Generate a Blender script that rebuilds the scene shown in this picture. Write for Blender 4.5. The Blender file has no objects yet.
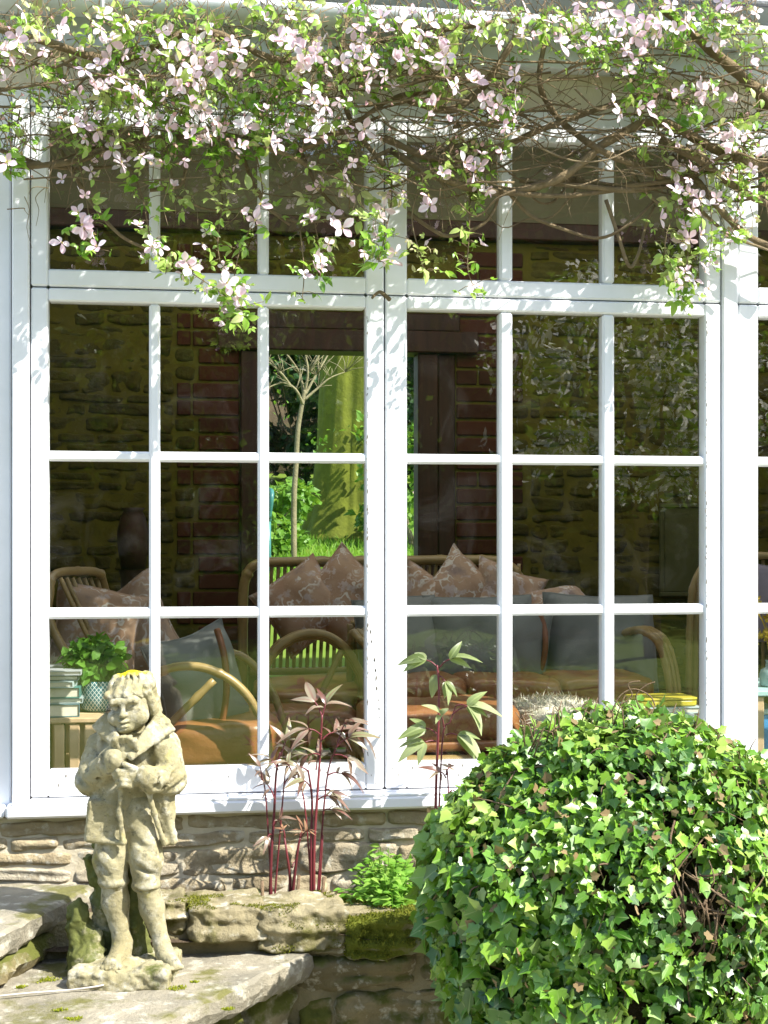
import bpy, math, random
import numpy as np
from mathutils import Vector, Matrix, Euler
R = math.radians
random.seed(7)
rng = np.random.default_rng(7)
scene = bpy.context.scene
COL = scene.collection

# ------------------------------------------------------------------ camera, light, exposure
FPX, YAW = 1400.0, R(8.0)
CAM = Vector((0.0, -3.5, 1.5))
DV = Vector((math.sin(YAW), math.cos(YAW), 0)); RV = Vector((math.cos(YAW), -math.sin(YAW), 0))
cd = bpy.data.cameras.new('camera'); cam = bpy.data.objects.new('camera', cd); COL.objects.link(cam)
cam.location = CAM; cam.rotation_euler = (R(90), 0, -YAW)
cd.sensor_fit = 'VERTICAL'; cd.sensor_height = 36.0; cd.lens = FPX / 1024 * 36.0
cd.shift_y = 28 / 1024.0
cd.clip_start = 0.05; cd.clip_end = 500
scene.camera = cam

SUN_AZ, SUN_EL = R(53), R(47)          # azimuth from the wall's outward normal (-y) towards +x
sdir = Vector((math.sin(SUN_AZ) * math.cos(SUN_EL), -math.cos(SUN_AZ) * math.cos(SUN_EL), math.sin(SUN_EL)))
sl = bpy.data.lights.new('sun', 'SUN'); so = bpy.data.objects.new('sun', sl); COL.objects.link(so)
sl.energy = 5.0; sl.angle = R(0.55); sl.color = (1.0, 0.955, 0.88)
so.rotation_euler = sdir.to_track_quat('Z', 'Y').to_euler(); so.location = (6, -8, 9)
w = bpy.data.worlds.new('World'); scene.world = w; w.use_nodes = True
nt = w.node_tree; bg = nt.nodes['Background']
sky = nt.nodes.new('ShaderNodeTexSky'); sky.sky_type = 'NISHITA'; sky.sun_disc = False
sky.sun_elevation = SUN_EL
sky.sun_rotation = math.atan2(sdir.x, sdir.y)
sky.air_density = 1.0; sky.dust_density = 1.2
nt.links.new(sky.outputs[0], bg.inputs[0]); bg.inputs[1].default_value = 0.15
vs = scene.view_settings
vs.view_transform = 'Standard'; vs.look = 'None'; vs.gamma = 1.0; vs.use_curve_mapping = False
vs.exposure = 1.22
scene.cycles.max_bounces = 10; scene.cycles.transparent_max_bounces = 12
scene.cycles.diffuse_bounces = 5; scene.cycles.glossy_bounces = 4; scene.cycles.transmission_bounces = 6
scene.cycles.caustics_reflective = False; scene.cycles.caustics_refractive = False
scene.cycles.use_denoising = True
scene.cycles.sample_clamp_indirect = 8.0

def P(px, py, Y):
    """world point where the photograph's pixel meets the plane y = Y"""
    u = (px - 384) / FPX; v = (540 - py) / FPX
    ray = DV + u * RV + Vector((0, 0, v))
    t = (Y - CAM.y) / ray.y
    return CAM + t * ray
def PT(px, py, t):
    u = (px - 384) / FPX; v = (540 - py) / FPX
    return CAM + t * (DV + u * RV + Vector((0, 0, v)))
def PZ(px, py, z):
    v = (540 - py) / FPX
    return PT(px, py, (z - CAM.z) / v)

# ------------------------------------------------------------------ helpers
_perm = np.random.default_rng(3).random((64, 64, 64)).astype(np.float32)
def vnoise(p, freq=1.0, off=0.0):
    q = np.asarray(p, dtype=np.float32) * freq + off
    i = np.floor(q).astype(np.int64); f = q - i
    f = f * f * (3 - 2 * f)
    r = 0
    for dx in (0, 1):
        wx = f[..., 0] if dx else 1 - f[..., 0]
        for dy in (0, 1):
            wy = f[..., 1] if dy else 1 - f[..., 1]
            for dz in (0, 1):
                wz = f[..., 2] if dz else 1 - f[..., 2]
                r = r + wx * wy * wz * _perm[(i[..., 0] + dx) & 63, (i[..., 1] + dy) & 63, (i[..., 2] + dz) & 63]
    return r * 2 - 1
def fbm(p, freq, off=0.0, oc=3):
    a = 1.0; s = 0
    for k in range(oc):
        s = s + a * vnoise(p, freq * 2 ** k, off + 17.3 * k); a *= .5
    return s

def tag(o, label=None, cat=None, group=None, kind=None):
    if label: o['label'] = label
    if cat:
        o['category'] = cat
        if not kind: kind = 'thing'
    if group: o['group'] = group
    if kind: o['kind'] = kind
    return o
def empty(name, loc, rz=0.0):
    o = bpy.data.objects.new(name, None); COL.objects.link(o)
    o.location = loc; o.rotation_euler = (0, 0, rz); o.empty_display_size = 0.1
    return o
def copy_tree(o, parent=None):
    c = o.copy(); COL.objects.link(c)
    if parent: c.parent = parent
    for ch in list(o.children): copy_tree(ch, c)
    return c

class MB:
    def __init__(s): s.v = []; s.f = []; s.a = []; s.m = []; s.n = 0; s.lp = {}
    def add(s, v, f, tint=None, mi=0):
        v = np.asarray(v, dtype=np.float64).reshape(-1, 3)
        s.v.append(v); n = s.n
        s.f.extend([tuple(i + n for i in q) for q in f]); s.n += len(v)
        t = random.random() if tint is None else tint
        if np.isscalar(t): s.a.extend([t] * len(f))
        else: s.a.extend(list(t))
        s.m.extend([mi] * len(f))
    def box(s, x0, x1, y0, y1, z0, z1, b=0.003, tint=None, M=None, mi=0):
        c = np.array([(x0 + x1) / 2, (y0 + y1) / 2, (z0 + z1) / 2]); h = np.array([abs(x1 - x0), abs(y1 - y0), abs(z1 - z0)]) / 2
        b = min(b, h.min() * .45); V = []; idx = {}
        for sx in (-1, 1):
            for sy in (-1, 1):
                for sz in (-1, 1):
                    for ax in range(3):
                        hh = h - b; hh = hh.copy(); hh[ax] = h[ax]
                        idx[(sx, sy, sz, ax)] = len(V); V.append(hh * (sx, sy, sz))
        Fs = []
        sg = (-1, 1)
        for ax in range(3):
            o1, o2 = [k for k in range(3) if k != ax]
            for q in sg:
                l = []
                for a_, b_ in ((-1, -1), (1, -1), (1, 1), (-1, 1)):
                    t = [0, 0, 0]; t[ax] = q; t[o1] = a_; t[o2] = b_; l.append(idx[(*t, ax)])
                Fs.append(l)
            for a_ in sg:
                for b_ in sg:
                    t0 = [0, 0, 0]; t0[ax] = -1; t0[o1] = a_; t0[o2] = b_
                    t1 = list(t0); t1[ax] = 1
                    Fs.append([idx[(*t0, o1)], idx[(*t0, o2)], idx[(*t1, o2)], idx[(*t1, o1)]])
        for sx in sg:
            for sy in sg:
                for sz in sg: Fs.append([idx[(sx, sy, sz, k)] for k in range(3)])
        V = np.array(V); out = []
        for f in Fs:
            p = V[f]; nrm = np.cross(p[1] - p[0], p[2] - p[0])
            out.append(f if np.dot(nrm, p.mean(0)) > 0 else f[::-1])
        V = V + c
        if M is not None:
            V = np.array([M @ Vector(q) for q in V])
        s.add(V, out, .5 if tint is None else tint, mi)
    def tube(s, pts, rad, n=6, tint=None, cap=True, mi=0):
        pts = [Vector(p) for p in pts]; m = len(pts)
        if np.isscalar(rad): rad = [rad] * m
        V = []; up = None
        for i, p in enumerate(pts):
            d = (pts[min(i + 1, m - 1)] - pts[max(i - 1, 0)])
            if d.length < 1e-9: d = Vector((0, 0, 1))
            d.normalize()
            if up is None:
                up = Vector((0, 0, 1)) if abs(d.z) < .9 else Vector((1, 0, 0))
            a = up - d * up.dot(d)
            if a.length < 1e-6: a = d.orthogonal()
            a.normalize(); up = a; b = d.cross(a)
            for k in range(n):
                th = 2 * math.pi * k / n
                V.append(p + (a * math.cos(th) + b * math.sin(th)) * rad[i])
        F = []
        for i in range(m - 1):
            for k in range(n):
                k2 = (k + 1) % n
                F.append((i * n + k, i * n + k2, (i + 1) * n + k2, (i + 1) * n + k))
        if cap:
            F.append(tuple(range(n))[::-1]); F.append(tuple((m - 1) * n + k for k in range(n)))
        s.add(V, F, tint, mi)
    def superbox(s, c, half, p=6, n=6, amp=0.0, freq=8.0, M=None, tint=None, seed=None, axis_fn=None, strata=0.0):
        g = np.linspace(-1, 1, n + 1); V = []; F = []; key = {}
        def vid(t):
            k = tuple(np.round(t, 5))
            if k not in key: key[k] = len(V); V.append(t)
            return key[k]
        for ax in range(3):
            o1, o2 = (ax + 1) % 3, (ax + 2) % 3
            for q in (-1, 1):
                for i in range(n):
                    for j in range(n):
                        l = []
                        for a_, b_ in ((i, j), (i + 1, j), (i + 1, j + 1), (i, j + 1)):
                            t = [0, 0, 0]; t[ax] = q; t[o1] = g[a_]; t[o2] = g[b_]; l.append(vid(tuple(t)))
                        F.append(l if q > 0 else l[::-1])
        V = np.array(V); nr = (np.abs(V) ** p).sum(1) ** (1 / p)
        U = V / nr[:, None]
        W = U * np.array(half)
        if axis_fn is not None: W = axis_fn(W, U)
        if amp:
            sd = random.random() * 50 if seed is None else seed
            d = np.stack([fbm(W, freq, sd + 9 * k, 4 if n > 9 else 3) for k in range(3)], 1) * amp
            W = W + d
            if strata:      # thin bedding layers standing in and out of the broken face
                q = W * [5, 5, 0] + np.stack([W[:, 2] * 0, W[:, 2] * 0, W[:, 2] * 62 + 3 * W[:, 0]], 1)
                W = W + U * (vnoise(q, 1.0, sd)[:, None] * strata + vnoise(W, 70, sd + 3)[:, None] * strata * .5) * [.3, 1, .3]
        if M is not None: W = np.array([M @ Vector(q) for q in W])
        s.add(W + np.array(c), F, tint)
    def batch(s, TV, TF, mats, offs, tints, mi=0):
        """many transformed copies of a small template (leaves, petals)"""
        TV = np.asarray(TV); m = len(mats); n = len(TV)
        W = np.einsum('mij,nj->mni', np.asarray(mats), TV) + np.asarray(offs)[:, None, :]
        s.lp[len(s.v)] = np.tile(TV, (m, 1)); s.v.append(W.reshape(-1, 3))
        for k in range(m):
            b = s.n + k * n
            s.f.extend([tuple(i + b for i in q) for q in TF]); s.a.extend([float(tints[k])] * len(TF))
        s.m.extend([mi] * (len(TF) * m)); s.n += m * n
    def mesh(s, name, mats, smooth):
        me = bpy.data.meshes.new(name)
        me.from_pydata(np.concatenate(s.v).tolist(), [], s.f)
        for m in (mats if isinstance(mats, (list, tuple)) else [mats]): me.materials.append(m)
        at = me.attributes.new('tint', 'FLOAT', 'FACE'); at.data.foreach_set('value', np.array(s.a, dtype=np.float32))
        if s.lp:      # each leaf's own outline coordinates, for its veins
            at2 = me.attributes.new('leafpos', 'FLOAT_VECTOR', 'POINT'); at2.data.foreach_set('vector', np.concatenate([s.lp.get(i, np.zeros((len(q), 3))) for i, q in enumerate(s.v)]).astype(np.float32).ravel())
        if isinstance(mats, (list, tuple)): me.polygons.foreach_set('material_index', np.array(s.m, dtype=np.int32))
        me.polygons.foreach_set('use_smooth', np.full(len(s.f), bool(smooth)))
        me.update(); return me
    def build(s, name, mats, parent=None, smooth=False, loc=None):
        """geometry is given in world space; a parented part keeps its place through the parent's matrix"""
        me = s.mesh(name, mats, smooth)
        o = bpy.data.objects.new(name, me); COL.objects.link(o)
        if parent is not None: attach(o, parent)
        return o
def world_of(o):
    M = Matrix.LocRotScale(o.location, o.rotation_euler, o.scale)
    if o.parent: return world_of(o.parent) @ o.matrix_parent_inverse @ M
    return M
def attach(o, parent):
    o.parent = parent; o.matrix_parent_inverse = world_of(parent).inverted()
    return o

def spline(pts, n=8):
    pts = [Vector(p) for p in pts]; out = []
    for i in range(len(pts) - 1):
        p0 = pts[max(i - 1, 0)]; p1 = pts[i]; p2 = pts[i + 1]; p3 = pts[min(i + 2, len(pts) - 1)]
        for k in range(n):
            t = k / n
            out.append(.5 * ((2 * p1) + (p2 - p0) * t + (2 * p0 - 5 * p1 + 4 * p2 - p3) * t * t + (3 * p1 - p0 - 3 * p2 + p3) * t ** 3))
    out.append(pts[-1]); return out
def PP(lst, Y): return [P(a, b, Y if not callable(Y) else Y(a, b)) for a, b in lst]

# ---- leaf templates: x across, y along, z normal
def blade(L, W, n=5, fold=.25, curl=.2, peak=.4, tipw=0.0, serr=0.0):
    V = []; F = []
    for i in range(n + 1):
        t = i / n
        wv = W * (math.sin(math.pi * min(1, t ** (math.log(.5) / math.log(peak)))) ** .8 if 0 < t < 1 else (tipw if t == 1 else .04))
        if serr and 0 < i < n: wv *= 1 + serr * (1 if i % 2 else -1)
        z = -curl * L * t * t
        V += [(-wv, t * L, z + fold * wv), (0, t * L, z), (wv, t * L, z + fold * wv)]
    for i in range(n):
        a = i * 3
        F += [(a, a + 1, a + 4, a + 3), (a + 1, a + 2, a + 5, a + 4)]
    return np.array(V), F
def ivy_leaf():
    half = [(0, 0), (.25, -.12), (.50, .02), (.44, .20), (.58, .44), (.34, .58), (.0, 1.0)]
    V = [(0, .0, 0), (0, .38, -.03), (0, 1.0, -.10)]
    F = []
    r = [(x, y, .10 * abs(x) - .10 * y * y) for x, y in half[1:-1]]
    l = [(-x, y, z) for x, y, z in r]
    V += r + l
    ri = [0] + list(range(3, 8)) + [2]; li = [0] + list(range(8, 13)) + [2]
    for i in range(6):
        F.append((1, ri[i], ri[i + 1])); F.append((1, li[i + 1], li[i]))
    return np.array(V) * [1, 1, 1] - [0, .0, 0], F
def frame_from(ydir, ndir):
    """rotation whose y axis is ydir and whose z axis is close to ndir"""
    y = np.asarray(ydir, float); y = y / (np.linalg.norm(y) + 1e-9)
    z = np.asarray(ndir, float); z = z - y * z.dot(y)
    if np.linalg.norm(z) < 1e-4: z = np.array([0.3, .2, 1.0]) - y * (y[2] + .3 * y[0] + .2 * y[1])
    z /= np.linalg.norm(z); x = np.cross(y, z)
    return np.stack([x, y, z], 1)
def rv(s=1.0): return rng.normal(size=3) * s

# ------------------------------------------------------------------ materials
class NT:
    def __init__(s, m): s.t = m.node_tree; s.p = s.t.nodes['Principled BSDF']; s.out = s.t.nodes['Material Output']
    def n(s, typ, **kw):
        o = s.t.nodes.new(typ)
        for k, v in kw.items():
            if k.startswith('i_'): o.inputs[k[2:].replace('_', ' ')].default_value = v
            else: setattr(o, k, v)
        return o
    def l(s, a, b): s.t.links.new(a, b)
    def coord(s): return s.n('ShaderNodeTexCoord').outputs['Object']
    def noise(s, scale, detail=4, rough=.55, vec=None, dist=0.0):
        o = s.n('ShaderNodeTexNoise'); o.inputs['Scale'].default_value = scale; o.inputs['Detail'].default_value = detail
        o.inputs['Roughness'].default_value = rough; o.inputs['Distortion'].default_value = dist
        s.l(vec if vec is not None else s.coord(), o.inputs['Vector']); return o.outputs['Fac']
    def ramp(s, fac, stops):
        o = s.n('ShaderNodeValToRGB'); e = o.color_ramp.elements
        while len(e) < len(stops): e.new(.5)
        for k, (p, c) in enumerate(stops):
            e[k].position = p; e[k].color = (*c, 1) if not np.isscalar(c) else (c, c, c, 1)
        s.l(fac, o.inputs[0]); return o.outputs[0]
    def mix(s, fac, a, b, mode='MIX'):
        o = s.n('ShaderNodeMix', data_type='RGBA', blend_type=mode)
        for sock, v in ((0, fac), (6, a), (7, b)):
            if isinstance(v, bpy.types.NodeSocket): s.l(v, o.inputs[sock])
            elif sock == 0: o.inputs[0].default_value = v
            else: o.inputs[sock].default_value = (*v, 1)
        return o.outputs[2]
    def math(s, op, a, b=None):
        o = s.n('ShaderNodeMath', operation=op)
        for k, v in enumerate((a, b)):
            if v is None: continue
            if isinstance(v, bpy.types.NodeSocket): s.l(v, o.inputs[k])
            else: o.inputs[k].default_value = v
        return o.outputs[0]
    def attr(s, name='tint'): return s.n('ShaderNodeAttribute', attribute_name=name).outputs['Fac']
    def bump(s, h, strength=.3, dist=.01):
        o = s.n('ShaderNodeBump'); o.inputs['Strength'].default_value = strength; o.inputs['Distance'].default_value = dist
        s.l(h, o.inputs['Height']); s.l(o.outputs[0], s.p.inputs['Normal'])
def newmat(name, rough=.6, spec=.4, color=None):
    m = bpy.data.materials.new(name); m.use_nodes = True; k = NT(m)
    k.p.inputs['Roughness'].default_value = rough; k.p.inputs['Specular IOR Level'].default_value = spec
    if color: k.p.inputs['Base Color'].default_value = (*color, 1)
    return m, k
def mottled(name, c1, c2, scale=8, rough=.7, spec=.3, bump=.3, bdist=.004, tintmix=None, detail=5):
    m, k = newmat(name, rough, spec)
    n = k.noise(scale, detail)
    c = k.ramp(n, [(.3, c1), (.7, c2)])
    if tintmix: c = k.mix(k.attr(), c, tintmix, 'MIX') if False else k.mix(k.math('MULTIPLY', k.attr(), .6), c, tintmix)
    k.l(c, k.p.inputs['Base Color'])
    if bump: k.bump(k.noise(scale * 6, 5, .65), bump, bdist)
    return m
def leafmat(name, cols, rough=.38, spec=.5, trans=.35, tcol=None, under=None, vein=None, veincol=(.35, .42, .16), veinamt=.5):
    """tint attribute picks the leaf's own colour; thin leaves let light through"""
    m, k = newmat(name, rough, spec)
    t = k.attr()
    c = k.ramp(t, [(i / max(1, len(cols) - 1), q) for i, q in enumerate(cols)])
    c = k.mix(.22, c, k.ramp(k.noise(60, 3), [(.35, (.02, .03, .005)), (.7, (.25, .32, .08))]), 'OVERLAY') if False else c
    if vein:
        at = k.n('ShaderNodeAttribute', attribute_name='leafpos'); sp = k.n('ShaderNodeSeparateXYZ'); k.l(at.outputs['Vector'], sp.inputs[0])
        if vein == 'palmate': vv = k.ramp(k.math('COSINE', k.math('MULTIPLY', k.math('ARCTAN2', sp.outputs[0], sp.outputs[1]), 4.0)), [(.965, 0.0), (.998, 1.0)])
        else: vv = k.ramp(k.math('ABSOLUTE', sp.outputs[0]), [(.008, 1.0), (.05 if vein == 'mid' else .16, 0.0)])
        c = k.mix(k.math('MULTIPLY', vv, veinamt), c, veincol)
    if under is not None:
        g = k.n('ShaderNodeNewGeometry').outputs['Backfacing']; c = k.mix(g, c, under)
    k.l(c, k.p.inputs['Base Color'])
    tr = k.n('ShaderNodeBsdfTranslucent'); mx = k.n('ShaderNodeMixShader'); mx.inputs[0].default_value = trans
    if tcol is None: k.l(k.mix(.35, c, (.35, .55, .03)), tr.inputs[0])
    else: tr.inputs[0].default_value = (*tcol, 1)
    k.l(k.p.outputs[0], mx.inputs[1]); k.l(tr.outputs[0], mx.inputs[2]); k.l(mx.outputs[0], k.out.inputs[0])
    return m

# white gloss paint: dirt in the grain and small chips down to grey wood
MW, k = newmat('white_paint', .38, .45)
c = k.mix(k.ramp(k.noise(3.5, 7, .68), [(.42, 0.0), (.78, .55)]), (.80, .815, .85), (.62, .64, .63))
chip = k.ramp(k.noise(38, 5, .72), [(.735, 0.0), (.755, 1.0)])
c = k.mix(chip, c, (.20, .19, .17)); k.l(c, k.p.inputs['Base Color'])
k.bump(k.noise(55, 4), .12, .002)
MGAP, _ = newmat('joint_shadow_paint', .7, .2, (.25, .26, .27))
# glass
MG = bpy.data.materials.new('window_glass'); MG.use_nodes = True; k = NT(MG)
lw_ = k.n('ShaderNodeLayerWeight'); lw_.inputs['Blend'].default_value = .5   # Schlick reflectance, the same from both sides
fr_s = k.math('ADD', k.math('MULTIPLY', k.math('POWER', lw_.outputs['Facing'], 5.0), .88), .098)
tb = k.n('ShaderNodeBsdfTransparent'); tb.inputs[0].default_value = (.95, .97, .93, 1)
gl = k.n('ShaderNodeBsdfGlossy'); gl.inputs['Roughness'].default_value = 0.0; gl.inputs['Color'].default_value = (1, 1, 1, 1)
bp = k.n('ShaderNodeBump'); bp.inputs['Strength'].default_value = .035; bp.inputs['Distance'].default_value = .02
k.l(k.noise(5, 1), bp.inputs['Height']); k.l(bp.outputs[0], gl.inputs['Normal'])
mx = k.n('ShaderNodeMixShader'); k.l(fr_s, mx.inputs[0])
df_g = k.n('ShaderNodeBsdfDiffuse'); df_g.inputs[0].default_value = (.8, .8, .78, 1); dm_g = k.n('ShaderNodeMixShader')   # a little dust and smear on the panes
k.l(k.ramp(k.noise(6, 7, .75, None, 1.2), [(.50, .0), (.85, .030)]), dm_g.inputs[0]); k.l(tb.outputs[0], dm_g.inputs[1]); k.l(df_g.outputs[0], dm_g.inputs[2])
k.l(dm_g.outputs[0], mx.inputs[1]); k.l(gl.outputs[0], mx.inputs[2]); k.l(mx.outputs[0], k.out.inputs[0])
def stonemat(name, cols, moss=None, mossamt=.5, lichen=True, scale=9, dark=(.10, .09, .06)):
    m, k = newmat(name, .85, .2)
    base = k.ramp(k.attr(), [(i / (len(cols) - 1), q) for i, q in enumerate(cols)])
    n1 = k.noise(scale, 6, .62)
    c = k.mix(k.ramp(n1, [(.35, .0), (.72, .75)]), base, dark)
    n2 = k.noise(scale * 3.3, 5, .6)
    if lichen: c = k.mix(k.ramp(n2, [(.54, 0.0), (.66, .7)]), c, (.58, .56, .46))
    if moss:
        nz = k.n('ShaderNodeSeparateXYZ'); g = k.n('ShaderNodeNewGeometry'); k.l(g.outputs['Normal'], nz.inputs[0])
        mm = k.math('ADD', k.noise(5.5, 5, .65), k.math('MULTIPLY', nz.outputs[2], -.06 if name == 'mossy_coping_stone' else .10))
        c = k.mix(k.ramp(mm, [(.62 - mossamt * .25, 0.0), (.72 - mossamt * .25, 1.0)]), c, moss)
    k.l(c, k.p.inputs['Base Color'])
    k.bump(k.math('ADD', k.math('MULTIPLY', k.noise(scale * 2.2, 6, .7), 1.6), k.noise(scale * 9, 6, .75)), .8, .009)
    return m
MPLINTH = stonemat('pale_rubble_stone', [(.48, .40, .25), (.41, .33, .19), (.50, .45, .34), (.37, .30, .18)], scale=10, dark=(.17, .14, .09))
MPOINT = mottled('lime_pointing', (.55, .50, .38), (.42, .37, .26), 18, .9, .1, .5, .005)
MRET = stonemat('mossy_garden_stone', [(.30, .25, .135), (.23, .19, .095), (.33, .29, .18)], moss=(.11, .12, .025), mossamt=.5)
MRETPT = mottled('old_dirty_mortar', (.30, .26, .16), (.17, .15, .08), 11, .95, .05, .9, .01)
MRETTOP = stonemat('mossy_coping_stone', [(.31, .265, .15), (.36, .32, .20)], moss=(.11, .105, .03), mossamt=.66, dark=(.12, .10, .055))
MRETMOSS = stonemat('moss_covered_stone', [(.30, .27, .17), (.28, .25, .15)], moss=(.12, .14, .015), mossamt=1.0)
MSLAB = stonemat('worn_paving_stone', [(.33, .30, .225), (.38, .34, .25)], moss=(.15, .145, .05), mossamt=-.05, scale=8, dark=(.13, .125, .10))
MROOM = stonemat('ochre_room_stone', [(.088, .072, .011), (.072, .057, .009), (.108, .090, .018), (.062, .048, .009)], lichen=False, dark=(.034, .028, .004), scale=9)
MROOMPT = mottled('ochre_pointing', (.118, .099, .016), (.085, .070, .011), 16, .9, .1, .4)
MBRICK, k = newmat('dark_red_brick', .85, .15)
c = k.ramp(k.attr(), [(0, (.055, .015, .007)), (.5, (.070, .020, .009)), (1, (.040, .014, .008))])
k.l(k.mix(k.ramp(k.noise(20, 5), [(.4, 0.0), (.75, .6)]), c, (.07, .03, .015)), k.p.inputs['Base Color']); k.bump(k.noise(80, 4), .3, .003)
def woodmat(name, c1, c2, sc=(3, 3, 40), rough=.6, spec=.3):
    m, k = newmat(name, rough, spec)
    mp = k.n('ShaderNodeMapping'); mp.inputs['Scale'].default_value = sc; k.l(k.coord(), mp.inputs['Vector'])
    n = k.noise(1.0, 6, .6, mp.outputs[0], .6)
    c = k.ramp(n, [(.3, c1), (.7, c2)]); c = k.mix(k.math('MULTIPLY', k.attr(), .35), c, tuple(x * .55 for x in c1))
    k.l(c, k.p.inputs['Base Color']); k.bump(n, .25, .003); return m
MBEAM = woodmat('dark_oak', (.030, .011, .005), (.060, .023, .010), (30, 30, 3))
MCRATE = woodmat('pale_crate_wood', (.50, .34, .20), (.64, .46, .29), (30, 30, 3))
MBAMBOO, k = newmat('varnished_bamboo', .35, .5)
c = k.ramp(k.noise(12, 5, .6), [(.3, (.26, .175, .065)), (.7, (.38, .265, .11))])
k.l(k.mix(k.math('MULTIPLY', k.attr(), .3), c, (.24, .15, .05)), k.p.inputs['Base Color'])
MLEATHER, k = newmat('tan_leather', .36, .5)
c = k.ramp(k.noise(5, 5, .6), [(.3, (.235, .095, .032)), (.7, (.32, .140, .052))]); k.l(c, k.p.inputs['Base Color']); k.bump(k.noise(28, 5, .6), .25, .01)
MSTRAP = mottled('brown_strap_leather', (.19, .07, .03), (.26, .10, .045), 14, .45, .4, .2)
MGREY, k = newmat('grey_linen', .85, .15)
c = k.ramp(k.noise(4, 5), [(.3, (.165, .172, .162)), (.7, (.225, .230, .218))]); k.l(c, k.p.inputs['Base Color']); k.bump(k.noise(240, 2), .35, .002)
MPATT, k = newmat('floral_fabric', .8, .15)
ov_ = k.n('ShaderNodeVectorMath', operation='ADD'); k.l(k.n('ShaderNodeTexCoord').outputs['Object'], ov_.inputs[0]); os_ = k.n('ShaderNodeVectorMath', operation='SCALE'); k.l(k.n('ShaderNodeObjectInfo').outputs['Location'], os_.inputs[0]); os_.inputs['Scale'].default_value = 3.7; k.l(os_.outputs[0], ov_.inputs[1]); OVV = ov_.outputs[0]
v = k.n('ShaderNodeTexVoronoi'); v.inputs['Scale'].default_value = 11; 
mp = k.noise(9, 3, .6, OVV); mpv = k.n('ShaderNodeVectorMath', operation='ADD'); k.l(OVV, mpv.inputs[0])
cx = k.n('ShaderNodeCombineXYZ'); k.l(mp, cx.inputs[0]); k.l(mp, cx.inputs[2]); k.l(cx.outputs[0], mpv.inputs[1]); k.l(mpv.outputs[0], v.inputs['Vector'])
c = k.ramp(k.noise(7, 5, .6, OVV), [(.35, (.33, .20, .13)), (.55, (.42, .28, .19)), (.7, (.24, .17, .15))])
c = k.mix(k.ramp(v.outputs['Distance'], [(.20, 1.0), (.40, 0.0)]), c, (.60, .54, .48))
c = k.mix(k.ramp(k.noise(24, 4, .6, OVV), [(.56, 0.0), (.62, .8)]), c, (.46, .38, .36)); k.l(c, k.p.inputs['Base Color']); k.bump(k.noise(150, 2), .3, .002)
MPLASTER = mottled('cream_render', (.56, .49, .37), (.66, .59, .47), 5, .9, .15, .5, .006)
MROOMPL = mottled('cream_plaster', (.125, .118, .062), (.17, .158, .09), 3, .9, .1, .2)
MFLOOR = mottled('terracotta_floor', (.22, .13, .08), (.28, .17, .10), 5, .6, .3, .2)
MSOIL = mottled('dark_soil', (.10, .075, .05), (.22, .17, .11), 25, .95, .1, .9, .02)
MGUT = mottled('pale_grey_gutter_paint', (.55, .58, .62), (.68, .70, .72), 6, .4, .4, .1)
MSLATE = stonemat('grey_roof_slate', [(.26, .27, .29), (.33, .34, .36)], scale=5, dark=(.15, .15, .15))
# ================================================================== SETTING
FLOORZ = 0.5
def sheet(name, x0, x1, y0, y1, zf, mat, nx=2, ny=2):
    mb = MB(); V = []; F = []
    for j in range(ny + 1):
        for i in range(nx + 1):
            x = x0 + (x1 - x0) * i / nx; y = y0 + (y1 - y0) * j / ny
            V.append((x, y, zf(x, y) if callable(zf) else zf))
    for j in range(ny):
        for i in range(nx):
            a = j * (nx + 1) + i; F.append((a, a + 1, a + nx + 2, a + nx + 1))
    mb.add(V, F, .5); o = mb.build(name, mat, smooth=True); return tag(o, kind='structure')
MGROUND = mottled('pale_gravel_ground', (.30, .28, .22), (.36, .34, .28), 9, .9, .15, .6, .01)
sheet('ground', -90, 90, -90, 90, 0.0, MGROUND)
def bedz(x, y): return .60 + .012 * math.sin(9 * x) + .01 * math.sin(17 * x + 8 * y)
sheet('soil_bed', -.35, 2.4, -.32, .018, bedz, MSOIL, 40, 6)
sheet('floor', -1.15, 3.35, .2, 3.15, FLOORZ, MFLOOR)
mb = MB(); mb.box(-1.2, 3.4, .06, 3.2, .05, FLOORZ - .01); tag(mb.build('floor_base', MPLASTER), kind='structure')
# sloping lean-to ceiling, lowest at the window, with an unseen translucent panel added to brighten the room
def cz_(y): return 2.62 + (y - .06) * (1.0 / 3.09)
def roofpiece(x0, x1, y0, y1, t0, t1):
    V = [(x0, y0, cz_(y0) + t0), (x1, y0, cz_(y0) + t0), (x1, y1, cz_(y1) + t0), (x0, y1, cz_(y1) + t0)]
    V += [(x, y, z + t1 - t0) for x, y, z in V]
    return V, [(3, 2, 1, 0), (4, 5, 6, 7), (0, 1, 5, 4), (1, 2, 6, 5), (2, 3, 7, 6), (3, 0, 4, 7)]
RX0, RX1, RY0, RY1 = -.9, 3.1, .55, 2.35
mb = MB()
for q in ((-1.2, 3.4, .06, RY0), (-1.2, 3.4, RY1, 3.15), (-1.2, RX0, RY0 + .001, RY1 - .001), (RX1, 3.4, RY0 + .001, RY1 - .001)): mb.add(*roofpiece(*q, 0, .05), .5)
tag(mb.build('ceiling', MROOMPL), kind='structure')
MPOLY, k = newmat('added_opal_roof_sheet', .5, .3, (.8, .8, .78)); tr_ = k.n('ShaderNodeBsdfTranslucent'); tr_.inputs[0].default_value = (.80, .80, .76, 1); mx_ = k.n('ShaderNodeMixShader'); mx_.inputs[0].default_value = .55
k.l(k.p.outputs[0], mx_.inputs[1]); k.l(tr_.outputs[0], mx_.inputs[2]); k.l(mx_.outputs[0], k.out.inputs[0])
rl = empty('added_rooflight', ((RX0 + RX1) / 2, 1.4, cz_(1.4))); tag(rl, 'unseen opal roof panel added to brighten the garden room', 'added_rooflight')
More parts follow.
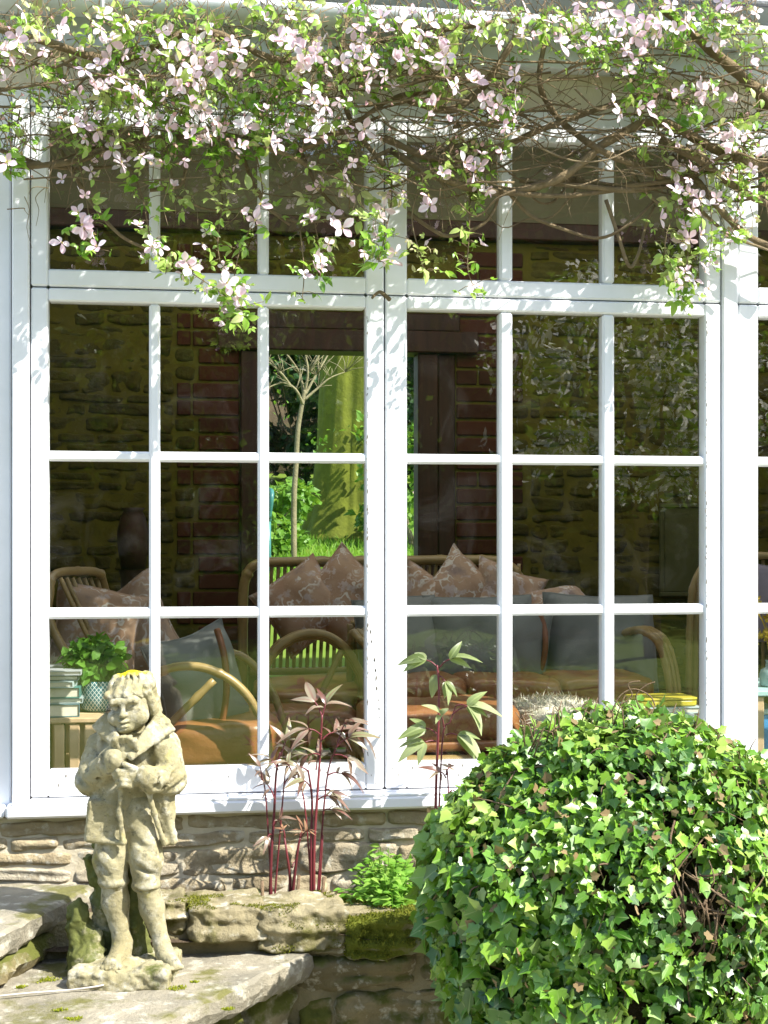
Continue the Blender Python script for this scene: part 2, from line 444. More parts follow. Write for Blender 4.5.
mb = MB(); V, F = roofpiece(RX0 + .002, RX1 - .002, RY0 + .002, RY1 - .002, .02, .028); mb.add(V[:4], [(0, 1, 2, 3)], .5); mb.build('added_opal_sheet', MPOLY, rl)
for i in range(6):
    x = RX0 + .05 + (RX1 - RX0 - .1) * i / 5; mb = MB(); mb.add(*roofpiece(x - .02, x + .02, RY0 + .003, RY1 - .003, -.03, .018), .5); mb.build('rafter', MW, rl)

def rubble(mb, x0, x1, z0, z1, yf, hr, wr, depth=.05, gap=.012, proud=.012, skip=None, n=5, amp=.12, pw=5, strata=0.0):
    z = z0
    while z < z1 - .01:
        h = min(random.uniform(*hr), z1 - z)
        if z1 - z - h < hr[0] * .6: h = z1 - z
        x = x0 - random.uniform(0, wr[0])
        while x < x1:
            wd = random.uniform(*wr) * (1 if random.random() > .25 else .55)
            a, b = max(x, x0), min(x + wd, x1)
            if b - a > .03:
                parts = [(z, h)] if (h < hr[1] * .75 or random.random() < .6) else [(z, h * .48), (z + h * .48, h * .52)]
                for (zz, hh) in parts:
                    cx, cz = (a + b) / 2, zz + hh / 2
                    if skip and skip(cx, cz, (b - a) / 2, hh / 2): continue
                    hx, hz = (b - a - gap) / 2, (hh - gap) / 2
                    M = Matrix.Rotation(random.uniform(-.05, .05), 3, 'Y')
                    mb.superbox((cx, yf - proud + depth + random.uniform(-.005, .006), cz), (hx, depth, hz), pw, n, min(hx, hz) * amp, .7 / max(.03, hz), M, strata=strata)
            x += wd
        z += h

# ------------------------------------------------------------------ plinth wall below the window
pw = empty('plinth_wall', (1.0, .1, 0)); tag(pw, 'low wall of pale flat rubble stones under the white window sill', 'wall')
mb = MB(); mb.box(-2.2, 3.6, .012, .058, .0, .822); mb.build('mortar', MPOINT, pw)
mb = MB(); rubble(mb, -2.2, 3.5, .30, .815, .012, (.035, .078), (.10, .34), .035, .006, .008, n=10, amp=.22, pw=8, strata=.006); mb.build('stonework', MPLINTH, pw, True)

# ------------------------------------------------------------------ back wall of the room with the garden doorway
YB = 2.8
XO0, XO1 = P(240, 450, YB).x, P(455, 450, YB).x
ZL0, ZL1 = P(310, 352, YB).z, P(310, 311, YB).z
ZBEAM0, ZBEAM1 = P(550, 244, YB).z, P(550, 226, YB).z
bw = empty('stone_wall', (1.1, YB, FLOORZ)); tag(bw, 'ochre rubble stone back wall of the room, around the open garden doorway', 'wall')
mb = MB()
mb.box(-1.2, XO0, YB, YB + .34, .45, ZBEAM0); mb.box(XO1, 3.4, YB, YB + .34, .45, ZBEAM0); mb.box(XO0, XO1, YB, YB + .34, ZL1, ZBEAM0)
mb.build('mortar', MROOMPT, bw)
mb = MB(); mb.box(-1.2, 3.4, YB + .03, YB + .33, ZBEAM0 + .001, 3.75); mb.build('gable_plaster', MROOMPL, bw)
def teeth(k, side): return (.235, .34)[k % 2] if side else (.285, .19)[k % 2]
q0, q1 = MB(), MB(); course = .0775
rowsk = int((ZBEAM0 - .5) / course)
for kk in range(rowsk):
    zz = .5 + kk * course
    for side, qb in ((0, q0), (1, q1)):
        tot = teeth(kk // 2 if side == 0 else (kk // 3), side); run = 0
        while run < tot - .02:
            L = .105 if (kk + int(run * 10)) % 2 == 0 and tot - run > .3 or tot - run < .18 else .215
            L = min(L, tot - run)
            a = XO0 - run - L if side == 0 else XO1 + run
            qb.box(a + .006, a + L - .004, YB - .010 + random.uniform(-.003, .003), YB + .08, zz + .006, zz + course - .006, .005, random.random())
            run += L
q0.build('brick_quoin', MBRICK, bw); q1.build('brick_quoin', MBRICK, bw)
def skipb(cx, cz, hx, hz):
    kk = int((cz - .5) / course)
    if cz > ZBEAM0 - .02: return True
    if XO0 - .36 < cx + hx and cx - hx < XO1 + .36:
        l = XO0 - .335 - .005; r = XO1 + .345
        if cx + hx > l and cx - hx < r:
            if cz - hz > ZL1 + .02 and cx > XO0 and cx < XO1: return False
            return True
    return False
mbs = [MB(), MB(), MB()]
for mb, (xa_, xb_, za_) in zip(mbs, ((-1.15, XO0 - .292, .5), (XO1 + .348, 3.35, .5), (XO0 - .3, XO1 + .3, ZL1 + .012))):
    rubble(mb, xa_, xb_, za_, ZBEAM0 - .01, YB, (.035, .115), (.10, .36), .05, .008, .006, skip=None if mb is not mbs[2] else (lambda cx, cz, hx, hz: cx < XO0 - .02 or cx > XO1 + .02), n=8, amp=.26, pw=7, strata=.005)
for kk in range(rowsk):      # small fill stones beside the toothed bricks
    zz = .5 + kk * course
    for side in (0, 1):
        tt = teeth(kk // 2 if side == 0 else kk // 3, side); mx_ = .345 if side else .29
        if mx_ - tt > .05:
            a, b = (XO0 - mx_, XO0 - tt - .01) if side == 0 else (XO1 + tt + .01, XO1 + mx_)
            mbs[side].superbox(((a + b) / 2, YB + .035, zz + course / 2), ((b - a) / 2, .045, course / 2 - .008), 5, 5, .006, 14)
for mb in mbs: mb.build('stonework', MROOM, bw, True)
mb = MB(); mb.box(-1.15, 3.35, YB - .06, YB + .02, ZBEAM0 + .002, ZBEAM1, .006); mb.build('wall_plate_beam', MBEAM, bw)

df = empty('door_frame', ((XO0 + XO1) / 2, YB, FLOORZ)); tag(df, 'dark brown oak frame of the open doorway to the garden', 'door frame')
xa, xb = P(258, 450, YB).x, P(417, 450, YB).x
mb = MB(); mb.box(XO0 + .002, xa, YB - .03, YB + .10, .5, ZL0, .006); mb.build('post', MBEAM, df)
mb = MB(); mb.box(xb, P(437, 450, YB).x, YB - .03, YB + .10, .5, ZL0, .006); mb.box(P(437, 450, YB).x + .002, XO1 - .002, YB - .015, YB + .10, .5, ZL0, .006); mb.build('post', MBEAM, df)
mb = MB(); zm = P(310, 330, YB).z
mb.box(XO0 - .10, XO1 + .10, YB - .05, YB + .12, ZL0 + .001, zm, .006); mb.box(XO0 - .02, XO1 + .02, YB - .022, YB + .12, zm + .002, ZL1 - .003, .006); mb.build('lintel', MBEAM, df)

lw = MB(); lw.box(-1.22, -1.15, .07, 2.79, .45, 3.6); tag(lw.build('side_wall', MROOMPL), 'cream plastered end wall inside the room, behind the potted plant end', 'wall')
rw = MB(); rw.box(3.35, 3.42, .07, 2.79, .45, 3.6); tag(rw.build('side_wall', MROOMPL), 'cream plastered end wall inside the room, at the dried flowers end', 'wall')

# ------------------------------------------------------------------ white painted window, four lights
def XW(px): return P(px, 460, 0).x
def ZW(py): return P(100, py, 0).z
ZT0, ZT1 = ZW(270), P(555, 143, 0).z
ROWS = [(ZW(770), ZW(619)), (ZW(608), ZW(461)), (ZW(451), ZW(302))]
ZSEAM = ZW(288); ZCB = ZW(796); ZSILL = .858
win = empty('window', (.5, 0, ZSILL)); tag(win, 'long white painted casement window of small panes under the clematis', 'window')
b1 = (30.8, 384, [(48, 149), (160, 258), (269, 366)])
b2 = (385.6, 721, [(407, 500), (513, 603), (615, 705)])
bays = [[XW(b1[0]), XW(b1[1]), [(XW(a), XW(b)) for a, b in b1[2]]], [XW(b2[0]), XW(b2[1]), [(XW(a), XW(b)) for a, b in b2[2]]]]
sh = XW(738.5) - bays[1][0]
bays.append([bays[1][0] + sh, bays[1][1] + sh, [(a + sh, b + sh) for a, b in bays[1][2]]])
sh2 = bays[2][1] + .003 - bays[1][0]
bays.append([bays[1][0] + sh2, bays[1][1] + sh2, [(a + sh2, b + sh2) for a, b in bays[1][2]]])
XL, XR = XW(12), bays[3][1] + .06
fr_ = MB()
fr_.box(XL, bays[0][0] - .003, -.006, .07, ZSILL + .001, 2.60, .004)
fr_.box(bays[1][1] + .003, bays[2][0] - .003, -.006, .07, ZSILL + .001, 2.60, .004)
fr_.box(bays[3][1] + .003, XR, -.006, .07, ZSILL + .001, 2.60, .004)
for a, b in ((bays[0][0], bays[1][1]), (bays[2][0], bays[3][1])):
    fr_.box(a - .001, b + .001, -.003, .07, ZT1 + .040, 2.598, .003)
    fr_.box(a - .001, b + .001, -.004, .07, ZSILL + .001, ZCB - .003, .003)
fr_.build('window_frame', MW, win)
jb = MB()
for a, b in ((bays[0][0], bays[1][1]), (bays[2][0], bays[3][1])):
    jb.box(a - .002, b + .002, .0475, .066, ZSEAM - .02, ZSEAM + .02)
for x in (bays[0][1] + .0017, bays[2][1] + .0017): jb.box(x - .02, x + .02, .0475, .066, ZSILL + .02, 2.55)
jb.build('rebate_strip', MGAP, win)
sb = MB(); sb.box(XL - .012, XR + .03, -.034, .056, .826, ZSILL, .006); sb.box(XL + .002, XR, -.031, .03, ZSILL + .0005, ZSILL + .006, .002); sb.build('sill', MW, win)
def pane(mb, x0, x1, z0, z1):
    a, b = random.uniform(-.0016, .0016), random.uniform(-.0016, .0016); Y = .027
    e = .004
    V = [(x0 - e, Y - a - b, z0 - e), (x1 + e, Y + a - b, z0 - e), (x1 + e, Y + a + b, z1 + e), (x0 - e, Y - a + b, z1 + e)]
    mb.add(V, [(0, 1, 2, 3)], .5)
def wedge_h(mb, x0, x1, z0, z1):      # horizontal bar with chamfered outer edges
    mb.box(x0 - .006, x1 + .006, .0055, .041, z0, z1, .006)
for (xa_, xb_, cols) in bays:
    for part in ('top_light', 'casement'):
        zb, zt = (ZSEAM + .002, ZT1 + .038) if part == 'top_light' else (ZCB, ZSEAM - .002)
        rows = [(ZT0, ZT1)] if part == 'top_light' else ROWS
        c0, c1 = cols[0][0], cols[-1][1]
        s = MB()
        s.box(xa_, c0, 0, .046, zb, zt, .004); s.box(c1, xb_, 0, .046, zb, zt, .004)
        s.box(c0 + .0003, c1 - .0003, .0005, .045, zb, rows[0][0], .004); s.box(c0 + .0003, c1 - .0003, .0005, .045, rows[-1][1], zt, .004)
        so_ = s.build(part, MW, win)
        g = MB()
        for i in range(2):
            if part == 'top_light': g = MB()
            g.box(cols[i][1], cols[i + 1][0], .003, .043, rows[0][0] + .0003, rows[-1][1] - .0003, .006)
            if part == 'top_light': g.build('glazing_bar', MW, so_)
        for i in range(len(rows) - 1):
            for (a, b) in cols: wedge_h(g, a, b, rows[i][1], rows[i + 1][0])
        if part == 'casement': g.build('glazing_bars', MW, so_)
        p = MB()
        for (a, b) in cols:
            for (z0, z1) in rows: pane(p, a, b, z0, z1)
        p.build('window_pane', MG, so_)

MCHIP = mottled('bare_grey_wood', (.16, .15, .13), (.26, .24, .21), 60, .9, .1, .3)
def flakes(cas, x0, x1, z0, z1, n, y):
    m = MB()
    for _ in range(n):
        cx, cz, s_ = random.uniform(x0, x1), random.uniform(z0, z1), random.uniform(.0012, .0042); kk = random.randint(5, 7); V = []
        for i in range(kk): a = 6.283 * i / kk; q = s_ * random.uniform(.5, 1.2); V.append((cx + q * .55 * math.cos(a), y, cz - q * 1.5 * math.sin(a)))
        m.add(V, [tuple(range(kk))], random.random())
    o = m.build('paint_flakes', MCHIP, cas); o['kind'] = 'stuff'
cas_ = [o for o in win.children if o.name.startswith('casement')]
for i, o in enumerate(cas_):
    x0_, x1_, cols = bays[i]; c0, c1 = cols[0][0], cols[-1][1]
    flakes(o, c1 + .002, c1 + .006, ROWS[0][0], ROWS[2][1], 70, -.0006); flakes(o, x0_ + .004, x1_ - .004, ZCB + .004, ROWS[0][0] - .004, 26, -.0006)
    if i == 0:
        for j in range(30): f_ = j / 29; flakes(o, XW(371 + 10 * f_) - .002, XW(371 + 10 * f_) + .002, ZW(634 + 95 * f_) - .004, ZW(634 + 95 * f_) + .004, 2, -.0007) if j % 3 == 0 else None

# white boarded wall to the left of the window
bo = empty('boarded_wall', (XL - .3, .05, .85)); tag(bo, 'narrow strip of white painted boards at the left end of the window', 'wall')
mb = MB()
for i in range(6): mb.box(XL - .004 - .13 * (i + 1), XL - .006 - .13 * i, .022, .058, .84, 2.60, .004)
mb.build('boards', MW, bo)
mb = MB(); mb.box(XL - .85, XL - .016, -.02, .056, .826, .855, .005); mb.build('sill', MW, bo)

# rendered wall above, gutter and slates
uw = MB(); uw.box(-1.2, 3.5, .012, .058, 2.602, 2.98); tag(uw.build('rendered_wall', MPLASTER), 'cream rendered wall above the window, behind the clematis stems', 'wall')
gu = empty('gutter', (1, -.13, 2.75)); tag(gu, 'pale grey gutter along the eaves, almost hidden by clematis', 'gutter')
mb = MB(); V = []; F = []; K = 10
for x in (-1.3, 3.6):
    for rr in (.046, .042):
        for i in range(K + 1):
            th = math.pi + math.pi * i / K
            V.append((x, -.082 + rr * math.cos(th), 2.80 + rr * math.sin(th)))
m_ = K + 1
for i in range(K):
    F += [(i, i + 1, 2 * m_ + i + 1, 2 * m_ + i), (m_ + i + 1, m_ + i, 3 * m_ + i, 3 * m_ + i + 1)]
F += [(0, 2 * m_, 3 * m_, m_), (K, m_ + K, 3 * m_ + K, 2 * m_ + K)]
mb.add(V, F, .5); mb.build('trough', MGUT, gu, True)
mb = MB(); mb.box(-1.3, 3.6, -.034, -.012, 2.70, 2.83, .004); mb.build('fascia', MGUT, gu)
for i in range(6):
    x = -1.0 + .8 * i; mb = MB()
    mb.tube([(x, -.035, 2.765), (x, -.055, 2.752), (x, -.082, 2.746), (x, -.112, 2.758), (x, -.133, 2.80)], .006, 6); mb.build('bracket', MGUT, gu)
mb = MB(); mb.box(-1.3, 3.6, -.0115, .0118, 2.70, 2.98); mb.build('soffit_board', MGUT, gu)
rf = empty('roof', (1, 1, 2.85)); tag(rf, 'grey slate roof edge above the gutter, behind the clematis', 'roof')
mb = MB()
for j in range(3):
    y0 = -.10 + j * .21; z0 = 2.845 + (y0 + .10) * .36
    for i in range(20):
        x0 = -1.35 + i * .25 + (.125 if j % 2 else 0)
        M = Matrix.Translation((x0, y0, z0 + .02)) @ Matrix.Rotation(math.atan(.36) - .03, 4, 'X')
        mb.box(0, .246, 0, .34, 0, .010, .002, random.random(), M)
mb.build('slates', MSLATE, rf)
# ================================================================== TERRACE: retaining wall, stone steps
ZS, ZR = .56, .655
rt = empty('retaining_wall', (.3, -.3, 0)); tag(rt, 'low mossy retaining wall of rough stones in front of the flower bed', 'wall')
def retY(px): return -.30 - .0001 * (px - 250)
mb = MB(); mb.box(-.62, 1.7, -.285, -.20, 0, .64); mb.build('mortar', MRETPT, rt)
def rstone(px0, py0, px1, py1, name, mat, yoff=0, seed=1, dep=.10, n=9, amp=.012):
    Y = retY((px0 + px1) / 2) + yoff
    a, b = P(px0, py1, Y), P(px1, py0, Y); c = (a + b) / 2
    m = MB(); m.superbox((c.x, Y + dep * .9, c.z), (abs(b.x - a.x) / 2 * 1.05, dep, abs(b.z - a.z) / 2 * 1.06), 11, n + 14, amp * .9, 13, Matrix.Rotation(random.uniform(-.05, .05), 3, 'Y'), .3 + .1 * (seed % 5), seed, strata=.015)
    return m
for i, q in enumerate([(188, 906, 262, 944), (263, 908, 344, 950), (346, 915, 428, 958), (430, 915, 520, 955), (522, 912, 600, 955), (150, 905, 187, 940), (602, 912, 690, 955), (692, 912, 770, 955)]):
    m = rstone(*q, 'x', None, -.02 + .012 * (i % 3), i + 2, dep=.09, n=12, amp=.010)
    m.build('coping_stone', MRETMOSS if i in (2,) else MRETTOP, rt, True)
mb = MB()
x0, x1 = P(296, 990, -.3).x, 1.65
rubble(mb, x0, x1, .02, .585, -.285, (.045, .125), (.12, .32), .06, .004, .018, n=14, amp=.26, pw=7, strata=.012)
mb.build('stonework', MRET, rt, True)

def slab(name, poly, ztop, thick, seed, mat=MSLAB, amp=.006, sub=14):
    """a riven slab: outline subdivided and roughened, top nearly flat, broken sides"""
    pts = []
    for i in range(len(poly)):
        a = Vector(poly[i]); b = Vector(poly[(i + 1) % len(poly)])
        for k in range(sub): pts.append(a.lerp(b, k / sub))
    pts = np.array([(p.x, p.y, 0) for p in pts]); cen = pts.mean(0)
    V = []; F = []; m = len(pts)
    prof = [(0.0, -.012), (-.10, 0.0), (-.45, .003), (-.8, -.006), (-1.0, -.022)]
    nr = pts - cen; nr /= np.linalg.norm(nr, axis=1)[:, None]
    for ti, (dz, off) in enumerate(prof):
        jag = fbm(pts + [0, 0, dz * thick * 3], 22, seed + ti * .2)[:, None] * (amp if ti < 2 else amp * 2.2)
        q = pts + nr * (off + jag); q[:, 2] = ztop + dz * thick + (fbm(pts, 30, seed + 5) * (.0016 if ti == 0 else .004))
        V.append(q)
    for ti in range(len(prof) - 1):
        for k_ in range(m):
            k2 = (k_ + 1) % m
            F.append((ti * m + k_, (ti + 1) * m + k_, (ti + 1) * m + k2, ti * m + k2))
    V = np.concatenate(V); base = len(V)
    rings = 10; extra = []
    for r_ in range(1, rings):
        q = cen + (V[:m] - cen) * (1 - r_ / rings); q[:, 2] = ztop + fbm(q * [1, 1, 0], 9, seed) * .003; extra.append(q)
    V = np.concatenate([V] + extra)
    for r_ in range(rings - 1):
        o0 = 0 if r_ == 0 else base + (r_ - 1) * m; o1 = base + r_ * m
        for k_ in range(m):
            k2 = (k_ + 1) % m; F.append((o0 + k_, o0 + k2, o1 + k2, o1 + k_))
    o1 = base + (rings - 2) * m
    F.append(tuple(o1 + k_ for k_ in range(m))); F.append(tuple((len(prof) - 1) * m + k_ for k_ in range(m))[::-1])
    mb = MB(); mb.add(V, F, .5); return mb
def g2(px, py, z): q = PZ(px, py, z); return (q.x, q.y, 0)
st = empty('stone_step', tuple(PZ(150, 970, ZS)[:2]) + (0,)); tag(st, 'broad worn stone step slab under the statue', 'step')
fr0, fr1 = Vector(g2(312, 953, ZS)), Vector(g2(188, 1010, ZS)); dirf = (fr1 - fr0)
pA = fr0; pB = fr0 + dirf * 1.75; pC = Vector(g2(-190, 1000, ZS)); pD = Vector(g2(-120, 935, ZS)); pE = Vector(g2(178, 934, ZS))
slab('s', [tuple(pA), tuple(pE), tuple(pD), tuple(pC), tuple(pB)], ZS, .066, 3.0, amp=.0035, sub=64).build('tread_slab', MSLAB, st, False)
crack = None
# riser stones under the slab
mb = MB(); nrm = Vector((-dirf.y, dirf.x, 0)).normalized()
if nrm.y > 0: nrm = -nrm
inw = -nrm
ang = math.atan2(dirf.y, dirf.x); zz = .02
while zz < ZS - .06:
    h = min(random.uniform(.07, .14), ZS - .058 - zz); s_ = -.03
    while s_ < 1.6:
        L = random.uniform(.12, .3) / dirf.length
        c = fr0 + dirf * (s_ + L / 2) + inw * (.105 + random.uniform(-.015, .015))
        mb.superbox((c.x, c.y, zz + h / 2), (L * dirf.length / 2 - .004, .07, h / 2 - .003), 7, 14, .012, 12, Matrix.Rotation(ang, 3, 'Z'), strata=.010)
        s_ += L
    zz += h
mb.build('riser_stone', MRET, st, True)
mb = MB(); mb.box(-.05, 1.4, .12, .5, 0, ZS - .062, .01, .4, Matrix.Translation(fr0) @ Matrix.Rotation(ang, 4, 'Z') @ Matrix.Scale(1 if (Matrix.Rotation(ang, 3, 'Z') @ Vector((0, 1, 0))).dot(inw) > 0 else -1, 4, (0, 1, 0)))
mb.build('core', MPOINT, st)
# upper step at the left
Z2 = .685
us = empty('stone_step', tuple(PZ(20, 930, Z2)[:2]) + (0,)); tag(us, 'upper stone step of two thick mossy courses, left of the statue', 'step')
u0, u1 = Vector(g2(96, 884, Z2)), Vector(g2(0, 934, Z2)); ud = u1 - u0
uA = u0; uB = u0 + ud * 1.9; uC = uB + Vector((-.7, .1, 0)); uD = u0 + Vector((-1.2, .12, 0)); 
slab('s', [tuple(uA), tuple(uD), tuple(uC), tuple(uB)], Z2, .060, 8.0, sub=56).build('tread_slab', MSLAB, us, False)
sA = Vector((-.012, .008, 0))
slab('s', [tuple(uA + sA), tuple(uD + sA), tuple(uC + sA), tuple(uB + sA)], Z2 - .066, .060, 12.0, MRET, amp=.009, sub=56).build('riser_stone', MRET, us, False)
# thin stray wire across the slab
mb = MB(); mb.tube(spline([PZ(154, 969, ZS + .012), PZ(128, 977, ZS + .014), PZ(104, 985, ZS + .012), PZ(70, 990, ZS + .006), PZ(30, 993, ZS + .008), PZ(-30, 999, ZS + .006)], 6), .0021, 5)
tag(mb.build('stray_wire', mottled('bleached_wire', (.45, .42, .36), (.55, .50, .44), 20, .6, .3, 0), None, True), 'thin pale stray wire lying on the slab before the statue', 'wire')
# moss tufts
MMOSS = leafmat('moss', [(.20, .24, .02), (.32, .33, .03)], .9, .1, .2)
MMOSSD = leafmat('deep_moss', [(.09, .10, .012), (.15, .16, .02), (.22, .22, .035)], .9, .1, .2)
MLICH = mottled('yellow_lichen', (.55, .47, .03), (.46, .42, .05), 30, .9, .1, .6)
MV, MF_ = blade(1, .22, 2, .15, .3, .4)
def fuzz(pts, nrm, size, mat, name, parent=None):
    mats, offs, ti = [], [], []
    for p, n_ in zip(pts, nrm): mats.append(frame_from(np.asarray(n_) + rv(.55), rv()) * size * random.uniform(.5, 1.3)); offs.append(np.asarray(p)); ti.append(random.random())
    m = MB(); m.batch(MV, MF_, mats, offs, ti); return m.build(name, mat, parent)
pts = []
for i, (px, py, r) in enumerate([(48, 981, .020), (178, 989, .016), (195, 983, .008), (266, 949, .030), (60, 1011, .012), (72, 1020, .016), (228, 1010, .010), (20, 988, .012)]):
    c = PZ(px, py, ZS)
    for _ in range(int(60 + r * 9000)):
        a_ = random.random() * 6.28; q = r * (.55 + .5 * float(vnoise(np.array([[math.cos(a_) * 1.3, math.sin(a_) * 1.3, i * 7.0]]))[0])) * math.sqrt(random.random()) * 1.5
        pts.append((c.x + q * math.cos(a_) * 1.3, c.y + q * .8 * math.sin(a_), ZS))
tag(fuzz(pts, [(0, 0, 1)] * len(pts), .0055, MMOSS, 'moss'), kind='stuff')
# moss growing over the coping
for o_ in [q for q in rt.children if q.name.startswith('coping_stone')]:
    me = o_.data; full = me.materials[0].name.startswith('moss_covered'); pts, nr = [], []
    for pl in me.polygons:
        c = np.array(pl.center); n_ = np.array(pl.normal)
        g_ = fbm(c[None], 13, 3.0, 2)[0] + n_[2] * (.8 if full else .35)
        if g_ < (.05 if full else .62): continue
        vs_ = [np.array(me.vertices[k_].co) for k_ in pl.vertices]
        for _ in range(max(1, int(pl.area * (90000 if full else 160000)))):
            u, v = random.random(), random.random(); pts.append((vs_[0] * (1 - u) + vs_[1] * u) * (1 - v) + (vs_[3] * (1 - u) + vs_[2] * u) * v); nr.append(n_ + [0, 0, .5])
    if pts: fuzz(pts, nr, .0075 if full else .005, MMOSSD, 'moss', o_)['kind'] = 'stuff'

# ================================================================== STATUE (sculpted as a distance field, then meshed)
class Sculpt:
    def __init__(s, lo, hi, h):
        s.lo = np.array(lo, float); s.h = h; s.n = (np.ceil((np.array(hi) - s.lo) / h)).astype(int) + 1
        s.f = np.full(s.n, 60.0, np.float32)
    def _win(s, lo, hi):
        i0 = np.clip(np.floor((np.array(lo) - s.lo) / s.h).astype(int), 0, s.n); i1 = np.clip(np.ceil((np.array(hi) - s.lo) / s.h).astype(int) + 1, 0, s.n)
        ax = [s.lo[k] + s.h * np.arange(i0[k], i1[k]) for k in range(3)]
        X, Y, Z = np.meshgrid(*ax, indexing='ij'); return tuple(slice(a, b) for a, b in zip(i0, i1)), X, Y, Z
    def _put(s, sl, d, k, op):
        f = s.f[sl]
        if op == 'sub': d = -d; hh = np.maximum(k - np.abs(f - d), 0) / k; s.f[sl] = np.maximum(f, d) + hh * hh * k * .25
        else: hh = np.maximum(k - np.abs(f - d), 0) / k; s.f[sl] = np.minimum(f, d) - hh * hh * k * .25
    def cone(s, a, b, ra, rb, k=4, op='add', ys=1.0):
        a, b = np.array(a, float), np.array(b, float); m = max(ra, rb) + k + 8
        sl, X, Y, Z = s._win(np.minimum(a, b) - m, np.maximum(a, b) + m)
        ba = b - a; px, py, pz = X - a[0], Y - a[1], Z - a[2]
        t = np.clip((px * ba[0] + py * ba[1] + pz * ba[2]) / (ba @ ba + 1e-9), 0, 1)
        d = np.sqrt((px - t * ba[0]) ** 2 + ((py - t * ba[1]) / ys) ** 2 + (pz - t * ba[2]) ** 2) - (ra + (rb - ra) * t)
        s._put(sl, d, k, op)
    def ell(s, c, r, k=4, op='add', rot=None):
        c, r = np.array(c, float), np.array(r, float); m = r.max() + k + 8
        sl, X, Y, Z = s._win(c - m, c + m); q = np.stack([X - c[0], Y - c[1], Z - c[2]], -1)
        if rot is not None: q = q @ np.array(Euler(rot).to_matrix())
        k0 = np.linalg.norm(q / r, axis=-1); k1 = np.linalg.norm(q / (r * r), axis=-1)
        s._put(sl, k0 * (k0 - 1) / np.maximum(k1, 1e-6), k, op)
    def box(s, c, hf, rd, k=4, op='add', rot=None):
        c, hf = np.array(c, float), np.array(hf, float); m = np.linalg.norm(hf) + k + 8
        sl, X, Y, Z = s._win(c - m, c + m); q = np.stack([X - c[0], Y - c[1], Z - c[2]], -1)
        if rot is not None: q = q @ np.array(Euler(rot).to_matrix())
        e = np.abs(q) - (hf - rd); s._put(sl, np.linalg.norm(np.maximum(e, 0), axis=-1) + np.minimum(e.max(-1), 0) - rd, k, op)
    def noise(s, amp, freq, seed, oc=3):
        m = np.abs(s.f) < 8; idx = np.argwhere(m); s.f[m] += amp * fbm(s.lo + idx * s.h, freq, seed, oc)
    def mesh(s):
        f = s.f; f[0] = f[-1] = 9; f[:, 0] = f[:, -1] = 9; f[:, :, 0] = f[:, :, -1] = 9
        ins = f < 0; cnt = np.zeros(np.array(f.shape) - 1, np.int8)
        for d in np.ndindex(2, 2, 2): cnt += ins[d[0]:f.shape[0] - 1 + d[0], d[1]:f.shape[1] - 1 + d[1], d[2]:f.shape[2] - 1 + d[2]]
        act = (cnt > 0) & (cnt < 8); cells = np.argwhere(act); vid = np.full(act.shape, -1, np.int64); vid[act] = np.arange(len(cells))
        acc = np.zeros((len(cells), 3)); num = np.zeros(len(cells))
        for ax in range(3):
            for o1 in (0, 1):
                for o2 in (0, 1):
                    a = [0, 0, 0]; a[(ax + 1) % 3] = o1; a[(ax + 2) % 3] = o2; b = list(a); b[ax] = 1
                    fa = f[tuple((cells + a).T)]; fb = f[tuple((cells + b).T)]; cr = (fa < 0) != (fb < 0)
                    t = np.where(cr, fa / np.where(fa - fb == 0, 1, fa - fb), 0)
                    p = np.tile(np.array(a, float), (len(cells), 1)); p[:, ax] = t
                    acc += p * cr[:, None]; num += cr
        V = s.lo + s.h * (cells + acc / num[:, None]); F = []
        for ax in range(3):
            o1, o2 = (ax + 1) % 3, (ax + 2) % 3
            A = np.take(ins, range(f.shape[ax] - 1), ax); B = np.take(ins, range(1, f.shape[ax]), ax)
            e = np.argwhere(A != B)
            e = e[(e[:, o1] > 0) & (e[:, o2] > 0) & (e[:, o1] < act.shape[o1]) & (e[:, o2] < act.shape[o2])]
            def sh_(i, j): q = e.copy(); q[:, o1] -= i; q[:, o2] -= j; return vid[tuple(q.T)]
            quad = np.stack([sh_(1, 1), sh_(0, 1), sh_(0, 0), sh_(1, 0)], 1)
            fl = ~A[tuple(e.T)]; quad[fl] = quad[fl][:, ::-1]; F.append(quad)
        return V, np.concatenate(F)
T_ST = 3.03; SPX = T_ST / FPX
root_st = PT(120, 540 + (CAM.z - ZS) / SPX, T_ST)
statue = empty('statue', root_st, -YAW)
tag(statue, 'weathered stone statue of a boy in a coat with a hand at his collar', 'statue')
def statmat(name, yellow=None, moss=0.0):
    m, k = newmat(name, .9, .15)
    co = k.n('ShaderNodeNewGeometry').outputs['Position']
    c = k.ramp(k.noise(11, 5, .6, co), [(.3, (.235, .205, .105)), (.6, (.335, .305, .185))])
    c = k.mix(k.ramp(k.noise(26, 6, .7, co), [(.50, 0.0), (.64, .85)]), c, (.44, .42, .33))
    c = k.mix(k.ramp(k.noise(60, 6, .75, co), [(.535, 0.0), (.65, .75)]), c, (.11, .105, .07))
    c = k.mix(k.ramp(k.noise(17, 5, .7, co), [(.60, 0.0), (.70, .5)]), c, (.40, .35, .08))
    if yellow:      # bright lichen growing on the crown of the head
        vd = k.n('ShaderNodeVectorMath', operation='DISTANCE'); k.l(k.n('ShaderNodeTexCoord').outputs['Object'], vd.inputs[0]); vd.inputs[1].default_value = yellow
        v = k.math('ADD', vd.outputs['Value'], k.math('MULTIPLY', k.noise(55, 4, .65, co), .034))
        c = k.mix(k.ramp(v, [(.058, 1.0), (.068, 0.0)]), c, (.60, .48, .012))
    if moss: c = k.mix(k.ramp(k.noise(9, 5, .7, co), [(.62 - moss * .3, 0.0), (.72 - moss * .3, .9)]), c, (.085, .10, .02))
    k.l(c, k.p.inputs['Base Color']); k.bump(k.noise(150, 6, .75, co), .6, .0045); return m
